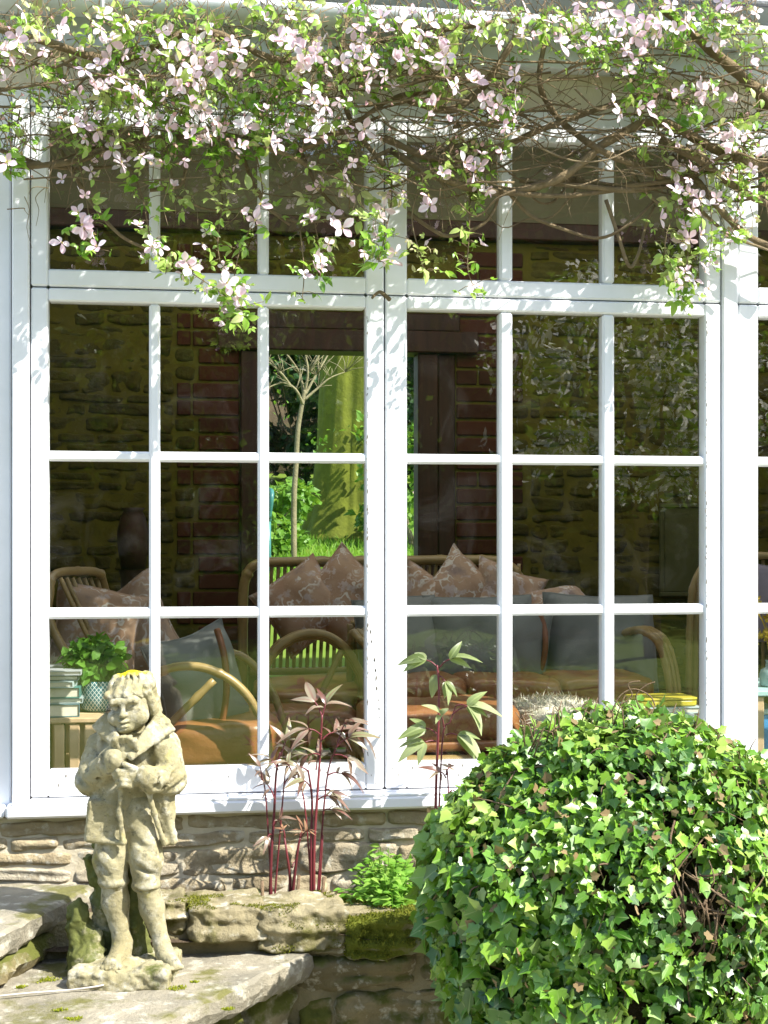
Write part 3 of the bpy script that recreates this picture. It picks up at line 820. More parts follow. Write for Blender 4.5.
MST = statmat('weathered_limestone'); MSTH = statmat('lichened_limestone', yellow=(10 * SPX, -6 * SPX, 318 * SPX)); MSTM = statmat('mossy_limestone', moss=.8); MSTB = statmat('stained_limestone', moss=.35)
def stpart(name, sc, mat):
    V, F = sc.mesh(); me = bpy.data.meshes.new(name)
    if name in ('figure', 'hair'):      # the head is bowed and turned a little to one side
        wt = np.clip((V[:, 2] - 240) / 20, 0, 1)[:, None]; wt = wt * wt * (3 - 2 * wt)
        Mh = np.array(Euler((R(11), R(-6), R(8))).to_matrix()); pv = np.array([14, 2, 250.]); V = V * (1 - wt) + wt * (((V - pv) * [.88, .90, .96]) @ Mh.T + pv)
    V = V * SPX
    me.from_pydata(V.tolist(), [], F.tolist()); me.materials.append(mat); me.polygons.foreach_set('use_smooth', np.ones(len(F), bool)); me.update()
    o = bpy.data.objects.new(name, me); COL.objects.link(o); o.parent = statue; return o
H = 1.15
# figure: head with face, neck, chest, hands, lower legs and feet, one surface
b = Sculpt((-60, -60, 2), (95, 45, 325), H)
b.ell((16, -4, 279), (21, 23, 27), 5); b.ell((11, -14, 262), (18, 16, 16), 8); b.ell((6, -22, 253), (9, 9, 8), 7)     # skull, jaw, chin
b.ell((-5, -19, 266), (9, 9, 8), 6); b.ell((22, -22, 265), (10, 9, 9), 6)                                        # cheeks
b.cone((-5, -27, 284), (18, -28, 284), 4.5, 4.5, 5)                                                               # brow
b.ell((-3, -30, 278.5), (5, 4.5, 3.6), 3, 'sub'); b.ell((15, -31, 278.5), (5.5, 4.5, 3.6), 3, 'sub')
b.ell((-3, -25.5, 278), (3.6, 3, 2.6), 1.5); b.ell((15, -26.5, 278), (3.8, 3, 2.6), 1.5)                          # eyeballs
b.cone((5.5, -28, 281), (4, -32.5, 271.5), 2.2, 3.2, 3); b.cone((1.5, -30, 270.5), (7, -30.5, 270.5), 1.9, 2.1, 2)
b.ell((4.5, -31, 261.5), (6.5, 3, 1.3), 1.5, 'sub'); b.ell((4.5, -30, 264), (6, 3.5, 1.8), 1.5); b.ell((4.5, -29.5, 258.8), (5.5, 3.5, 2), 1.5)
b.cone((15, 0, 258), (13, 4, 232), 14, 16, 5); b.cone((13, 4, 236), (10, 4, 165), 26, 28, 6, ys=.8)
# left-hand-in-picture fist held at the collar, other hand laid across the chest
b.ell((11, -33, 232), (11, 9, 10), 4)
for i, (x, z) in enumerate([(2, 240), (8, 243.5), (14.5, 243), (20, 239)]):
    b.cone((x - 1, -36, z - 5), (x + 1.5, -43, z + 1), 3.6, 3.3, 1.6); b.cone((x + 1.5, -43, z + 1), (x + 3.5, -39, z - 8), 3.2, 2.7, 1.2)
b.cone((0, -36, 232), (7, -43, 244), 3.8, 3.0, 1.6)
b.ell((23, -34, 203), (12, 8, 9), 4)
for i, z in enumerate((211, 206, 200.5, 195)):
    b.cone((18, -38, z), (6 + i * 1.5, -41, z - 1 + i), 3.4, 3.0, 1.3); b.cone((6 + i * 1.5, -41, z - 1 + i), (0 + i * 2, -37, z - 4 + i), 3.0, 2.4, 1.2)
b.cone((22, -37, 211), (12, -42, 217), 3.6, 2.8, 1.5)
b.cone((-5, -8, 100), (-4, -3, 74), 12.5, 13, 5); b.cone((-4, -3, 74), (4, -8, 32), 13, 7.8, 6); b.cone((4, -7, 34), (3, -14, 24), 10, 9.5, 5); b.cone((3, -14, 23.5), (-2, -36, 20), 10, 8, 5)
b.cone((28, -12, 100), (33, -6, 68), 11.5, 11.5, 5); b.cone((33, -6, 68), (43, -9, 34), 11.5, 7.3, 6); b.cone((43, -9, 34), (47, -14, 24), 8.2, 8.2, 4); b.cone((47, -14, 24), (59, -30, 18.5), 8.5, 6.5, 5)
for i in range(5):
    b.ell((-9.5 + i * 4.2, -42 + abs(i - 1.2) * 1.5, 18.5), (2.6, 4.2, 3), 1.2); b.ell((54 + i * 3.0, -37.5 + i * 1.9, 16.5), (2.2, 3.4, 2.6), 1.2)
b.noise(.35, .25, 4); stpart('figure', b, MST)
# breeches
c = Sculpt((-50, -55, 70), (85, 45, 200), H)
c.ell((11, 2, 165), (33, 24, 28), 6); c.cone((-3, -2, 160), (-8, -6, 116), 17, 17.5, 3); c.cone((-8, -6, 116), (-5, -8, 97), 17.5, 14, 4); c.cone((24, -2, 160), (28, -9, 116), 17, 16.5, 3); c.cone((28, -9, 116), (28, -11, 95), 16.5, 13, 4)
c.ell((-5, -8, 95), (15.5, 15, 7), 3); c.ell((28, -11, 92), (14.5, 14.5, 7), 3)
for (a, e, r_) in [((-27, -14, 128), (-4, -26, 98), 3.0), ((-22, -20, 148), (6, -24, 112), 2.8), ((12, -22, 142), (42, -24, 124), 3.0), ((16, -26, 116), (44, -20, 101), 2.8), ((10, -24, 172), (10, -26, 104), 4.6), ((-24, -18, 112), (-12, -26, 96), 2.6), ((36, -26, 150), (46, -16, 128), 2.8), ((-4, -28, 160), (-18, -26, 128), 2.4), ((20, -27, 166), (30, -28, 134), 2.4), ((42, -14, 150), (45, -14, 115), 2.2)]:
    c.cone(a, e, r_, r_ * .6, 4, 'sub')
for (a, e) in [((-24, -12, 92), (8, -24, 88)), ((14, -22, 90), (44, -20, 88))]: c.cone(a, e, 1.6, 1.6, 2, 'sub')
c.noise(.45, .18, 9); stpart('breeches', c, MST)
# coat with sleeves, skirts and turned-up collar
d = Sculpt((-75, -65, 95), (110, 50, 275), H)
d.cone((12, 3, 226), (10, 3, 182), 27, 28, 6, ys=.8); d.cone((-12, 4, 231), (38, 3, 232), 13.5, 14, 8)
d.cone((-20, 3, 228), (-28, -7, 197), 14.5, 14.5, 5); d.cone((-28, -9, 195), (-1, -33, 220), 14.5, 11, 4); d.cone((-4, -31, 217), (1, -34, 222), 13, 12.5, 1.5)
d.cone((45, 3, 229), (52, -6, 198), 15, 15.5, 5); d.cone((52, -8, 195), (32, -33, 202), 15, 11.5, 4); d.cone((37, -30, 199.5), (32, -33, 202), 13.5, 13, 1.5)
d.cone((-2, -4, 190), (-8, -6, 152), 24, 20, 6, ys=.85); d.box((-11, -17, 157), (19, 7, 21), 3, 4, rot=(.06, .10, .25))
d.cone((38, 0, 190), (44, -2, 160), 17, 12, 6, ys=.8); d.box((46, -9, 158), (8, 5, 27), 2.5, 4, rot=(.08, -.20, -.35)); d.cone((10, 14, 190), (10, 16, 142), 29, 28, 8, ys=.5)
d.cone((18, -44, 188), (25, -44, 118), 13, 22, 3, 'sub'); d.ell((22, -32, 166), (12, 18, 26), 3, 'sub')
d.box((12, -10, 112), (80, 60, 20), 2, 4, 'sub', rot=(0, .06, 0)) if False else None
d.ell((14, 4, 250), (36, 25, 15), 5); d.ell((14, -6, 268), (29, 26, 26), 3, 'sub')
for V0, T0, W0, nj in (((16, -40, 226), (41, -12, 262), (.62, .25, -.72), 6), ((13, -40, 227), (-11, -14, 261), (-.66, .30, -.66), 5)):      # lapels folded back from the collar
    V0, T0, W0 = np.array(V0, float), np.array(T0, float), np.array(W0)
    for j in range(nj): d.cone(V0 + W0 * j * .9, T0 + W0 * j * 4.2 + [0, -1.2 * j, 0], 2.4, 2.9, 2.2 if j else 1.2)
d.ell((36, -8, 232), (14, 13, 14), 6); d.ell((-9, -10, 234), (11, 11, 13), 6)
d.cone((14, -44, 240), (16, -48, 200), 3.2, 2.0, 3, 'sub')
d.cone((9, -36, 200), (5, -30, 168), 2.4, 2.6, 4); d.cone((5, -30, 168), (8, -27, 139), 2.6, 2.8, 4); d.cone((32, -30, 192), (38, -22, 165), 2.4, 2.6, 4); d.cone((38, -22, 165), (47, -16, 134), 2.6, 2.8, 4); d.cone((-29, -18, 138), (8, -26, 137), 2.2, 2.4, 4)
for (a, e, r_) in [((-42, -14, 204), (-24, -28, 188), 3.0), ((-38, -16, 216), (-16, -28, 202), 2.8), ((-12, -18, 234), (-20, -22, 208), 3.6), ((-10, -36, 230), (-8, -42, 208), 2.6), ((33, -16, 236), (33, -22, 206), 3.8), ((64, -16, 208), (44, -28, 190), 3.0), ((66, -12, 196), (50, -26, 184), 3.0), ((44, -34, 214), (42, -40, 190), 2.8), ((-14, -30, 182), (-14, -30, 198), 2.4), ((24, -30, 225), (34, -28, 210), 2.2), ((-20, -34, 176), (-26, -34, 142), 2.2), ((-4, -32, 178), (-2, -34, 140), 2.4), ((52, -20, 176), (55, -20, 140), 2.0)]:
    d.cone(a, e, r_, r_ * .7, 4.5, 'sub')
d.noise(.5, .16, 14); d.noise(.35, .5, 3, 2); stpart('coat', d, MST)
# hair
e_ = Sculpt((-30, -50, 235), (70, 45, 325), H)
e_.ell((17, 3, 282), (24.5, 26, 25), 5); e_.ell((36, 0, 268), (8, 16, 24), 5); e_.ell((20, 20, 268), (24, 14, 28), 6); e_.ell((-6, 2, 284), (6, 16, 15), 5)
rr_ = random.Random(5)
for i in range(9):
    x = -9 + i * 5.2; e_.cone((x + 6, -8, 304 - 1.2 * (i - 4.5) ** 2 * .6), (x - 2, -26 + abs(i - 4) * 1.6, 290 - (i % 2) * 3), 6, 4.2, 2.0)
for i in range(26):
    a = rr_.uniform(-.3, 2.9); zc = rr_.uniform(250, 292); sc_ = math.sqrt(max(.15, 1 - (max(0, zc - 268) / 36) ** 2)); x = 17 + 23 * sc_ * math.cos(a); y = 2 + 23 * sc_ * math.sin(a)
    if x < 30 and y < -4: continue
    e_.cone((x, y, zc + 8), (x + rr_.uniform(-4, 4), y - 2, zc - 6), 6.5, 4.5, 2.2)
for i in range(5): e_.cone((33 + i, -18 + i * 3, 294 - i * 2), (40 + i % 2 * 3, -13 + i * 5, 254 - i * 2), 4.2, 4.4, 1.2)
for i in range(7):
    x = -6 + i * 7; e_.cone((x, -25, 300), (x + 4, 0, 309), 1.8, 1.5, 3, 'sub')
e_.noise(.8, .25, 22); stpart('hair', e_, MSTH)
# tree stump and rock behind the legs, plinth below
g_ = Sculpt((-70, -30, -2), (45, 60, 150), 1.5)
g_.cone((-18, 20, 0), (-14, 18, 95), 21, 14, 6); g_.cone((-14, 18, 95), (-20, 16, 138), 13, 8, 6); g_.cone((12, 16, 4), (4, 18, 100), 16, 14, 6); g_.cone((-24, 14, 90), (-31, 10, 112), 9, 6, 5)
g_.noise(4, .06, 31); g_.noise(2, .2, 33); stpart('stump', g_, MSTM)
g2_ = Sculpt((-75, -35, -3), (0, 40, 100), 1.5)
g2_.cone((-36, 4, 0), (-41, 4, 62), 20, 8, 5); g2_.cone((-22, -4, 0), (-30, 0, 40), 18, 9, 6); g2_.ell((-30, -6, 14), (22, 14, 20), 6)
g2_.noise(6, .05, 41); g2_.noise(3, .15, 44); stpart('rock', g2_, MSTM)
g3 = Sculpt((-65, -75, -4), (80, 60, 32), 1.5)
g3.box((7, -6, 7), (49, 44, 11), 5, 5); g3.ell((2, -22, 16), (20, 20, 6), 6); g3.ell((46, -14, 13), (16, 20, 7), 6); g3.noise(2.2, .06, 51); g3.noise(1.4, .2, 53)
stpart('base', g3, MSTB)
# ================================================================== INSIDE THE ROOM
def bamboo(mb, pts, r, n=8, node=.16, sm=8, tint=None):
    q = spline(pts, sm) if sm else [Vector(p) for p in pts]
    L = 0; out = [q[0]]; 
    dense = [q[0]]
    for i in range(1, len(q)):
        seg = (q[i] - q[i - 1]).length; k_ = max(1, int(seg / .02))
        for j in range(1, k_ + 1): dense.append(q[i - 1].lerp(q[i], j / k_))
    rad = []; acc = random.random() * node
    for i, p in enumerate(dense):
        if i: acc += (dense[i] - dense[i - 1]).length
        ph = (acc % node) / node
        rad.append(r * (1.0 + (.16 if ph < .10 else 0) - (.05 if .10 <= ph < .2 else 0)))
    mb.tube(dense, rad, n, tint)
def floor_pt(p): return Vector((p.x, p.y, FLOORZ + .002))
def cushion(name, c, w_, h_, th, rot, mat, parent=None, n=14, seed=0, pinch=.10, build=True):
    m = MB(); V = []; F = []
    g = np.linspace(-1, 1, n + 1)
    for sgn in (1, -1):
        for j in range(n + 1):
            for i in range(n + 1):
                u, v = g[i], g[j]
                prof = ((1 - abs(u) ** 2.4) * (1 - abs(v) ** 2.4)) ** .42
                x = u * w_ / 2 * (1 - pinch * (1 - v * v)); z = v * h_ / 2 * (1 - pinch * (1 - u * u))
                V.append((x, -sgn * (th / 2 * prof + .004), z))
    V = np.array(V); V += np.stack([fbm(V, 9, seed + 3 * k_) for k_ in range(3)], 1) * [.006, .016, .006]
    N = (n + 1) ** 2
    for s_ in (0, 1):
        for j in range(n):
            for i in range(n):
                a = s_ * N + j * (n + 1) + i; q = (a, a + 1, a + n + 2, a + n + 1); F.append(q if s_ == 0 else q[::-1])
    edge = [j for j in range(n + 1)] + [(j + 1) * (n + 1) + n for j in range(n)] + [n * (n + 1) + n - 1 - j for j in range(n)] + [(n - 1 - j) * (n + 1) for j in range(n)]
    for i in range(len(edge) - 1): a, b_ = edge[i], edge[i + 1]; F.append((b_, a, N + a, N + b_))
    M = Euler(rot).to_matrix(); V = np.array([M @ Vector(q) for q in V])
    o_ = bpy.data.objects.new(name, None) if False else None
    m.add(V, F, .5); me = m.mesh(name, mat, True); o = bpy.data.objects.new(name, me); COL.objects.link(o); o.location = c
    pm = MB(); seam = [Vector(V[e]).lerp(Vector(V[N + e]), .5) for e in edge]; pm.tube(seam, .0045, 5)
    pmo = bpy.data.objects.new('piping', pm.mesh('piping', mat, True)); COL.objects.link(pmo); pmo.parent = o
    return o

# --- crate table with books and potted plant
ct = empty('crate_table', tuple(P(85, 745, .36)[:2]) + (FLOORZ,)); tag(ct, 'slatted pale wooden crate used as a table at the left end of the window', 'crate')
cx0, cx1 = P(20, 740, .22).x, P(128, 740, .22).x; ctop = P(85, 723, .22).z; m = MB()
n_ = 7; pitch = (cx1 - cx0) / n_
for i in range(n_): m.box(cx0 + pitch * i + .006, cx0 + pitch * (i + 1) - .006, .22, .233, FLOORZ + .03, ctop - .003, .003, random.random() * .6)
m.build('slat_front', MCRATE, ct)
m = MB()
for i in range(4): m.box(cx0, cx1, .215 + i * .094, .215 + i * .094 + .088, ctop, ctop + .014, .003, random.random())
m.build('top_board', MCRATE, ct)
m = MB()
for x in (cx0 + .004, cx1 - .03):
    for y in (.236, .54): m.box(x, x + .026, y, y + .026, FLOORZ, ctop - .004, .003)
m.box(cx0 + .004, cx1 - .004, .238, .57, FLOORZ + .02, FLOORZ + .034, .002); m.build('frame', MCRATE, ct)
m = MB()
for i in range(n_): m.box(cx0 + pitch * i + .006, cx0 + pitch * (i + 1) - .006, .572, .584, FLOORZ + .03, ctop - .003, .003, random.random() * .6)
m.build('slat_back', MCRATE, ct)
ztop = ctop + .0145; zc = ztop
books = [((.10, .17, .21), 'dark blue book lying flat at the bottom of the stack on the crate', .034), ((.36, .42, .44), 'pale grey-blue book second from the bottom of the crate stack', .014), ((.07, .20, .19), 'teal book in the middle of the stack on the crate', .028), ((.42, .50, .52), 'pale blue book under the top one of the crate stack', .016), ((.07, .09, .11), 'black thin book second from the top of the crate stack', .014), ((.40, .42, .46), 'silvery grey book lying topmost on the crate stack', .012)]
MPAGE = mottled('page_paper', (.62, .58, .48), (.70, .66, .56), 60, .9, .1, .1)
for i, (col_, lab, th) in enumerate(books):
    cov = mottled('book_cover', col_, tuple(q * 1.15 for q in col_), 6, .35, .5, 0)
    ec = P(52, 700, .34); bk = empty('book', (ec.x, .34, zc)); tag(bk, lab, 'book', 'books stacked on the crate')
    M = Matrix.Translation((ec.x + .0 + random.uniform(-.012, .008), .34 + random.uniform(-.01, .01), zc)) @ Matrix.Rotation(random.uniform(-.12, .12), 4, 'Z')
    m = MB(); m.box(-.075, .075, -.11, .11, 0, .0022, .0008, .5, M); m.box(-.075, .075, -.11, .11, th - .0022, th, .0008, .5, M); m.box(.0728, .0752, -.11, .11, .0024, th - .0024, .0006, .5, M); m.build('cover', cov, bk)
    m = MB(); m.box(-.071, .0724, -.106, .106, .0026, th - .0026, .0005, .5, M); m.build('pages', MPAGE, bk)
    zc += th + .0006
# pot
MPOT, k = newmat('patterned_glaze', .22, .5)
tc = k.n('ShaderNodeTexCoord').outputs['Object']; sx_ = k.n('ShaderNodeSeparateXYZ'); k.l(tc, sx_.inputs[0])
ang_ = k.math('ARCTAN2', sx_.outputs[1], sx_.outputs[0]); A = k.math('MULTIPLY', ang_, 15.0); Z_ = k.math('MULTIPLY', sx_.outputs[2], 230.0)
l1 = k.math('ABSOLUTE', k.math('SINE', k.math('ADD', A, Z_))); l2 = k.math('ABSOLUTE', k.math('SINE', k.math('SUBTRACT', A, Z_)))
c = k.mix(k.ramp(k.math('MINIMUM', l1, l2), [(.22, 1.0), (.34, 0.0)]), (.045, .15, .20), (.70, .74, .74)); k.l(c, k.p.inputs['Base Color'])
pc = P(96, 712, .36); pc = Vector((pc.x + .005, .36, ztop))
pot = empty('potted_plant', pc); tag(pot, 'bushy green plant in a blue and white scale-patterned pot on the crate', 'plant')
def lathe(prof, c, n=28):
    V = []; F = []
    for r_, z_ in prof:
        for k_ in range(n): a = 2 * math.pi * k_ / n; V.append((c[0] + r_ * math.cos(a), c[1] + r_ * math.sin(a), c[2] + z_))
    for i in range(len(prof) - 1):
        for k_ in range(n): k2 = (k_ + 1) % n; F.append((i * n + k_, i * n + k2, (i + 1) * n + k2, (i + 1) * n + k_))
    return V, F
m = MB(); m.add(*lathe([(.001, .001), (.034, .001), (.046, .010), (.052, .04), (.054, .075), (.053, .083), (.049, .083), (.048, .07), (.001, .066)], (0, 0, 0)), .5)
po = bpy.data.objects.new('pot', m.mesh('pot', MPOT, True)); COL.objects.link(po); po.parent = pot
MPOTLEAF = leafmat('soft_green_leaf', [(.05, .16, .015), (.09, .24, .025), (.14, .30, .04)], .5, .3, .4)
BL1, BF1 = blade(1.0, .36, 4, .2, .25, .45)
def leafball(c, r, count, size, mat, name, parent, squash=.8, out=.6, tl=(BL1, BF1), shell=.45):
    mats, offs, ti = [], [], []
    for _ in range(count):
        d = rv(); d /= np.linalg.norm(d); q = r * (shell + (1 - shell) * random.random()); p = d * [q, q, q * squash]
        y = d * out + rv(.6); nrm_ = d + np.array([.2, -.3, .8]) + rv(.3); s_ = size * random.uniform(.6, 1.3)
        mats.append(frame_from(y, nrm_) * s_); offs.append(np.array(c) + p); ti.append(random.random())
    m = MB(); m.batch(*tl, mats, offs, ti); return m.build(name, mat, parent)
leafball((pc.x - .01, pc.y, pc.z + .135), .085, 420, .030, MPOTLEAF, 'leaves', pot, .75)
m = MB()
for i in range(16):
    a = random.random() * 6.28; m.tube(spline([pc + Vector((0, 0, .065)), pc + Vector((.03 * math.cos(a), .03 * math.sin(a), .12)), pc + Vector((.08 * math.cos(a), .08 * math.sin(a), random.uniform(.12, .2)))], 4), .0014, 4)
m.build('stems', MPOTLEAF, pot)

# --- a bamboo hoop armchair: two hoop arms in planes ya and yb, seat rails, leather seat
def hoop_chair(label, hoopA, hoopB, ya, yb, group, braces=(), strands=1, back=None):
    pts = PP(hoopA, ya); cen = sum(pts, Vector()) / len(pts)
    ch = empty('bamboo_armchair', (cen.x, (ya + yb) / 2, FLOORZ)); tag(ch, label, 'armchair', group)
    for hp, y in ((hoopA, ya), (hoopB, yb)):
        m = MB(); q = PP(hp, y); q = [floor_pt(q[0])] + q + [floor_pt(q[-1])]
        for s_ in range(strands): bamboo(m, [p + Vector((0, .03 * s_, -.012 * s_)) for p in q], .0125)
        m.build('arm_hoop', MBAMBOO, ch, True)
    for (pa, pb) in braces:
        m = MB(); bamboo(m, [P(*pa, ya), P(*pb, ya)], .011, sm=0); m.build('brace', MBAMBOO, ch, True)
    return ch, pts
ch1, hp1 = hoop_chair('bamboo hoop armchair with a tan seat, just behind the glass by the statue', [(140, 720), (150, 684), (165, 670), (190, 666), (214, 671), (236, 684), (254, 706), (268, 745)], [(172, 720), (180, 676), (200, 657), (226, 652), (246, 659), (264, 678), (278, 706), (286, 745)], .46, .98, None, [((166, 728), (214, 680))])
sx0, sx1 = P(150, 735, .5).x, P(282, 735, .6).x; zt = P(215, 722, .52).z; zl = zt - .15
m = MB(); m.superbox(((sx0 + sx1) / 2, .74, (zt + zl) / 2), ((sx1 - sx0) / 2, .22, .075), 5, 12, .010, 9); m.build('seat_cushion', MLEATHER, ch1, True)
m = MB(); 
for y in (.50, .98): bamboo(m, [Vector((sx0, y, zl - .014)), Vector((sx1 + .02, y, zl - .014))], .013, sm=0)
for i in range(7): x = sx0 + .02 + (sx1 - sx0 - .04) * i / 6; bamboo(m, [Vector((x, .50, zl - .013)), Vector((x, .98, zl - .013))], .008, sm=0)
m.build('seat_frame', MBAMBOO, ch1, True)
bx = P(152, 640, .72).x; m = MB()
bamboo(m, [Vector((sx0, .54, zl)), P(58, 640, .54), P(50, 590, .56), P(56, 574, .62), P(80, 571, .74), P(100, 574, .86), P(106, 592, .93), Vector((sx0, .95, zl))], .013)
for i in range(7): f_ = (i + 1) / 8; bamboo(m, [Vector((sx0, .54 + .41 * f_, zl)), P(54 + 48 * f_, 578, .55 + .38 * f_)], .007, sm=0)
m.build('backrest', MBAMBOO, ch1, True)
cz = P(198, 684, .70); cu = cushion('cushion', cz, .30, .32, .15, (R(-8), R(-14), R(38)), MGREY, seed=3)
tag(cu, 'grey-blue linen cushion with a brown strap, leaning in the hoop armchair by the statue', 'cushion')
m = MB()
qs = spline([Vector((.055, -.045, .165)), Vector((.075, -.078, .09)), Vector((.082, -.088, 0)), Vector((.072, -.078, -.09)), Vector((.05, -.04, -.165))], 6)
m.tube(qs, .010, 6); so2 = bpy.data.objects.new('strap', m.mesh('strap', MSTRAP, True)); COL.objects.link(so2); so2.parent = cu
tag(cushion('cushion', P(96, 636, .70), .27, .30, .12, (R(-12), R(14), R(14)), MPATT, seed=8), 'brown floral cushion tipped against the armchair back above the potted plant', 'cushion')
tag(cushion('cushion', P(128, 632, .84), .29, .29, .12, (R(-15), R(-28), R(-16)), MPATT, seed=11), 'brown floral cushion with one corner pointing up, behind the statue head', 'cushion')

# --- long bamboo sofa against the back wall
YS = 2.05
sf = empty('bamboo_sofa', tuple(P(390, 640, 1.8)[:2]) + (FLOORZ,)); tag(sf, 'long bamboo sofa with a rod back, in front of the garden doorway', 'sofa')
m = MB(); q = PP([(243, 680), (243, 600), (247, 575), (258, 564), (285, 562), (380, 561), (470, 560), (500, 562), (516, 572), (525, 592), (530, 625), (531, 680)], YS)
bamboo(m, [floor_pt(q[0])] + q + [floor_pt(q[-1])], .020); m.build('back_frame', MBAMBOO, sf, True)
m = MB(); xa_, xb_ = P(250, 600, YS).x, P(524, 600, YS).x; zrail = .98; ztp = P(380, 564, YS).z
bamboo(m, [Vector((xa_, YS, zrail)), Vector((xb_, YS, zrail))], .016, sm=0)
nr_ = 40
for i in range(nr_):
    x = xa_ + .04 + (xb_ - xa_ - .08) * i / (nr_ - 1); bamboo(m, [Vector((x, YS, zrail)), Vector((x + .02, YS, ztp))], .0075, 6, sm=0)
m.build('back_rods', MBAMBOO, sf, True)
m = MB(); m.superbox(((xa_ + xb_) / 2, YS - .38, .915), ((xb_ - xa_) / 2, .34, .07), 6, 12, .01, 6); m.build('seat_cushion', MLEATHER, sf, True)
m = MB()
for y in (YS - .72, YS - .04): bamboo(m, [Vector((xa_, y, .835)), Vector((xb_, y, .835))], .016, sm=0)
for i in range(9): x = xa_ + (xb_ - xa_) * i / 8; bamboo(m, [Vector((x, YS - .72, .834)), Vector((x, YS - .04, .834))], .010, sm=0)
for x in (xa_, xb_): bamboo(m, [Vector((x, YS - .72, .85)), Vector((x, YS - .72, FLOORZ + .002))], .016, sm=0)
m.build('seat_frame', MBAMBOO, sf, True)
for (px, py, s_, rr, lab, sd) in [(302, 606, .30, -34, 'brown floral cushion at the left end of the long bamboo sofa', 1), (345, 600, .32, 42, 'brown floral cushion standing on its corner against the sofa rods below the tree trunk', 2),
                              (428, 612, .30, -66, 'mauve floral cushion slumped beside the middle window stile', 4), (462, 603, .33, 40, 'brown floral cushion standing on its corner on the right half of the long sofa', 5), (506, 603, .30, 20, 'floral cushion tucked into the right-hand curve of the long bamboo sofa', 6)]:
    tag(cushion('cushion', P(px, py, YS - .16), s_, s_, .13, (R(-14), R(rr), R(random.uniform(-8, 8))), MPATT, seed=20 + sd), lab, 'cushion', 'floral cushions on the long bamboo sofa')

# --- hoop armchair in the middle distance
ch2, _ = hoop_chair('bamboo hoop armchair in the shade behind the peony stems', [(262, 700), (268, 662), (288, 640), (314, 633), (338, 641), (356, 664), (365, 700)], [(262, 696), (270, 655), (288, 638), (312, 632), (334, 638), (350, 656), (360, 696)], 1.08, 1.50, None, [((318, 700), (342, 650))], 2)
m = MB(); p0, p1 = P(262, 705, 1.1), P(362, 705, 1.1); m.superbox(((p0.x + p1.x) / 2, 1.29, p0.z - .09), ((p1.x - p0.x) / 2, .17, .07), 5, 10, .008, 9); m.build('seat_cushion', MLEATHER, ch2, True)
m = MB()
for y in (1.12, 1.46): bamboo(m, [Vector((p0.x, y, p0.z - .175)), Vector((p1.x, y, p0.z - .175))], .012, sm=0)
for i in range(5): x = p0.x + (p1.x - p0.x) * i / 4; bamboo(m, [Vector((x, 1.12, p0.z - .174)), Vector((x, 1.46, p0.z - .174))], .008, sm=0)
m.build('seat_frame', MBAMBOO, ch2, True)

# --- low daybed with grey cushions
db = empty('bamboo_daybed', tuple(P(530, 690, 1.25)[:2]) + (FLOORZ,)); tag(db, 'low bamboo daybed with a buttoned tan leather mattress, under the grey cushions', 'daybed')
dx0, dx1 = P(372, 680, 1.0).x, P(655, 680, 1.0).x; dz = P(520, 682, 1.0).z
m = MB(); nseg = 3
for i in range(nseg):
    a, b_ = dx0 + (dx1 - dx0) * i / nseg, dx0 + (dx1 - dx0) * (i + 1) / nseg
    m.superbox(((a + b_) / 2, 1.27, dz - .075), ((b_ - a) / 2 + .003, .30, .085), 9, 14, .007, 9)
m.build('mattress', MLEATHER, db, True)
for x in (dx0 - .01, dx1 + .015):
    pxs = [(655, 760), (655, 700), (652, 660), (646, 640), (640, 634)]
    base = P(655, 700, .98).x
    for s_ in range(3):
        m = MB(); off = x - base + .021 * s_
        q = [P(a, b_, .98) + Vector((off, .02 * s_, .0)) for a, b_ in [(664, 745), (664, 700), (660, 668), (653, 646), (645, 636)]]
        q = [floor_pt(q[0])] + q + [q[-1] + Vector((.0, .16, .01)), q[-1] + Vector((.02, .40, -.03)), q[-1] + Vector((.03, .52, -.12)), floor_pt(q[-1] + Vector((.03, .55, 0)))]
        bamboo(m, q, .0125); m.build('arm_hoop', MBAMBOO, db, True)
m = MB()
for y in (.98, 1.55): bamboo(m, [Vector((dx0, y, dz - .175)), Vector((dx1, y, dz - .175))], .016, sm=0)
bamboo(m, [Vector((dx0, 1.60, dz + .16)), Vector((dx1, 1.60, dz + .16))], .013, sm=0)
for i in range(8): x = dx0 + (dx1 - dx0) * i / 7; bamboo(m, [Vector((x, .98, dz - .174)), Vector((x, 1.55, dz - .174))], .009, sm=0)
for x in (dx0, dx1): bamboo(m, [Vector((x, 1.60, dz + .16)), Vector((x, 1.58, FLOORZ + .002))], .013, sm=0)
m.build('bed_frame', MBAMBOO, db, True)
for (px, w2, h2, rz, lab, sd) in [(398, .30, .34, 4, 'grey linen cushion half hidden by the middle window stile', 1), (478, .39, .34, -3, 'wide grey linen cushion in the middle of the daybed', 2), (600, .42, .35, 3, 'large charcoal-grey linen cushion at the right end of the daybed', 3)]:
    c = P(px, 640, 1.38); c.z = dz + .098
    tag(cushion('cushion', c, w2, h2, .16, (R(-13), R(random.uniform(-3, 3)), R(rz)), MGREY, seed=40 + sd, pinch=.04), lab, 'cushion', 'grey cushions on the daybed')
cc = P(520, 640, 1.36); cc.z = dz + .10
cu2 = cushion('cushion', cc, .20, .27, .13, (R(-12), R(5), R(-30)), MGREY, seed=47, pinch=.04); tag(cu2, 'grey cushion with a brown leather strap, between the two big grey ones', 'cushion')
m = MB(); m.tube(spline([Vector((.05, -.035, .135)), Vector((.07, -.062, .07)), Vector((.075, -.070, 0)), Vector((.066, -.062, -.07)), Vector((.045, -.035, -.13))], 6), .011, 6)
so3 = bpy.data.objects.new('strap', m.mesh('strap', MSTRAP, True)); COL.objects.link(so3); so3.parent = cu2
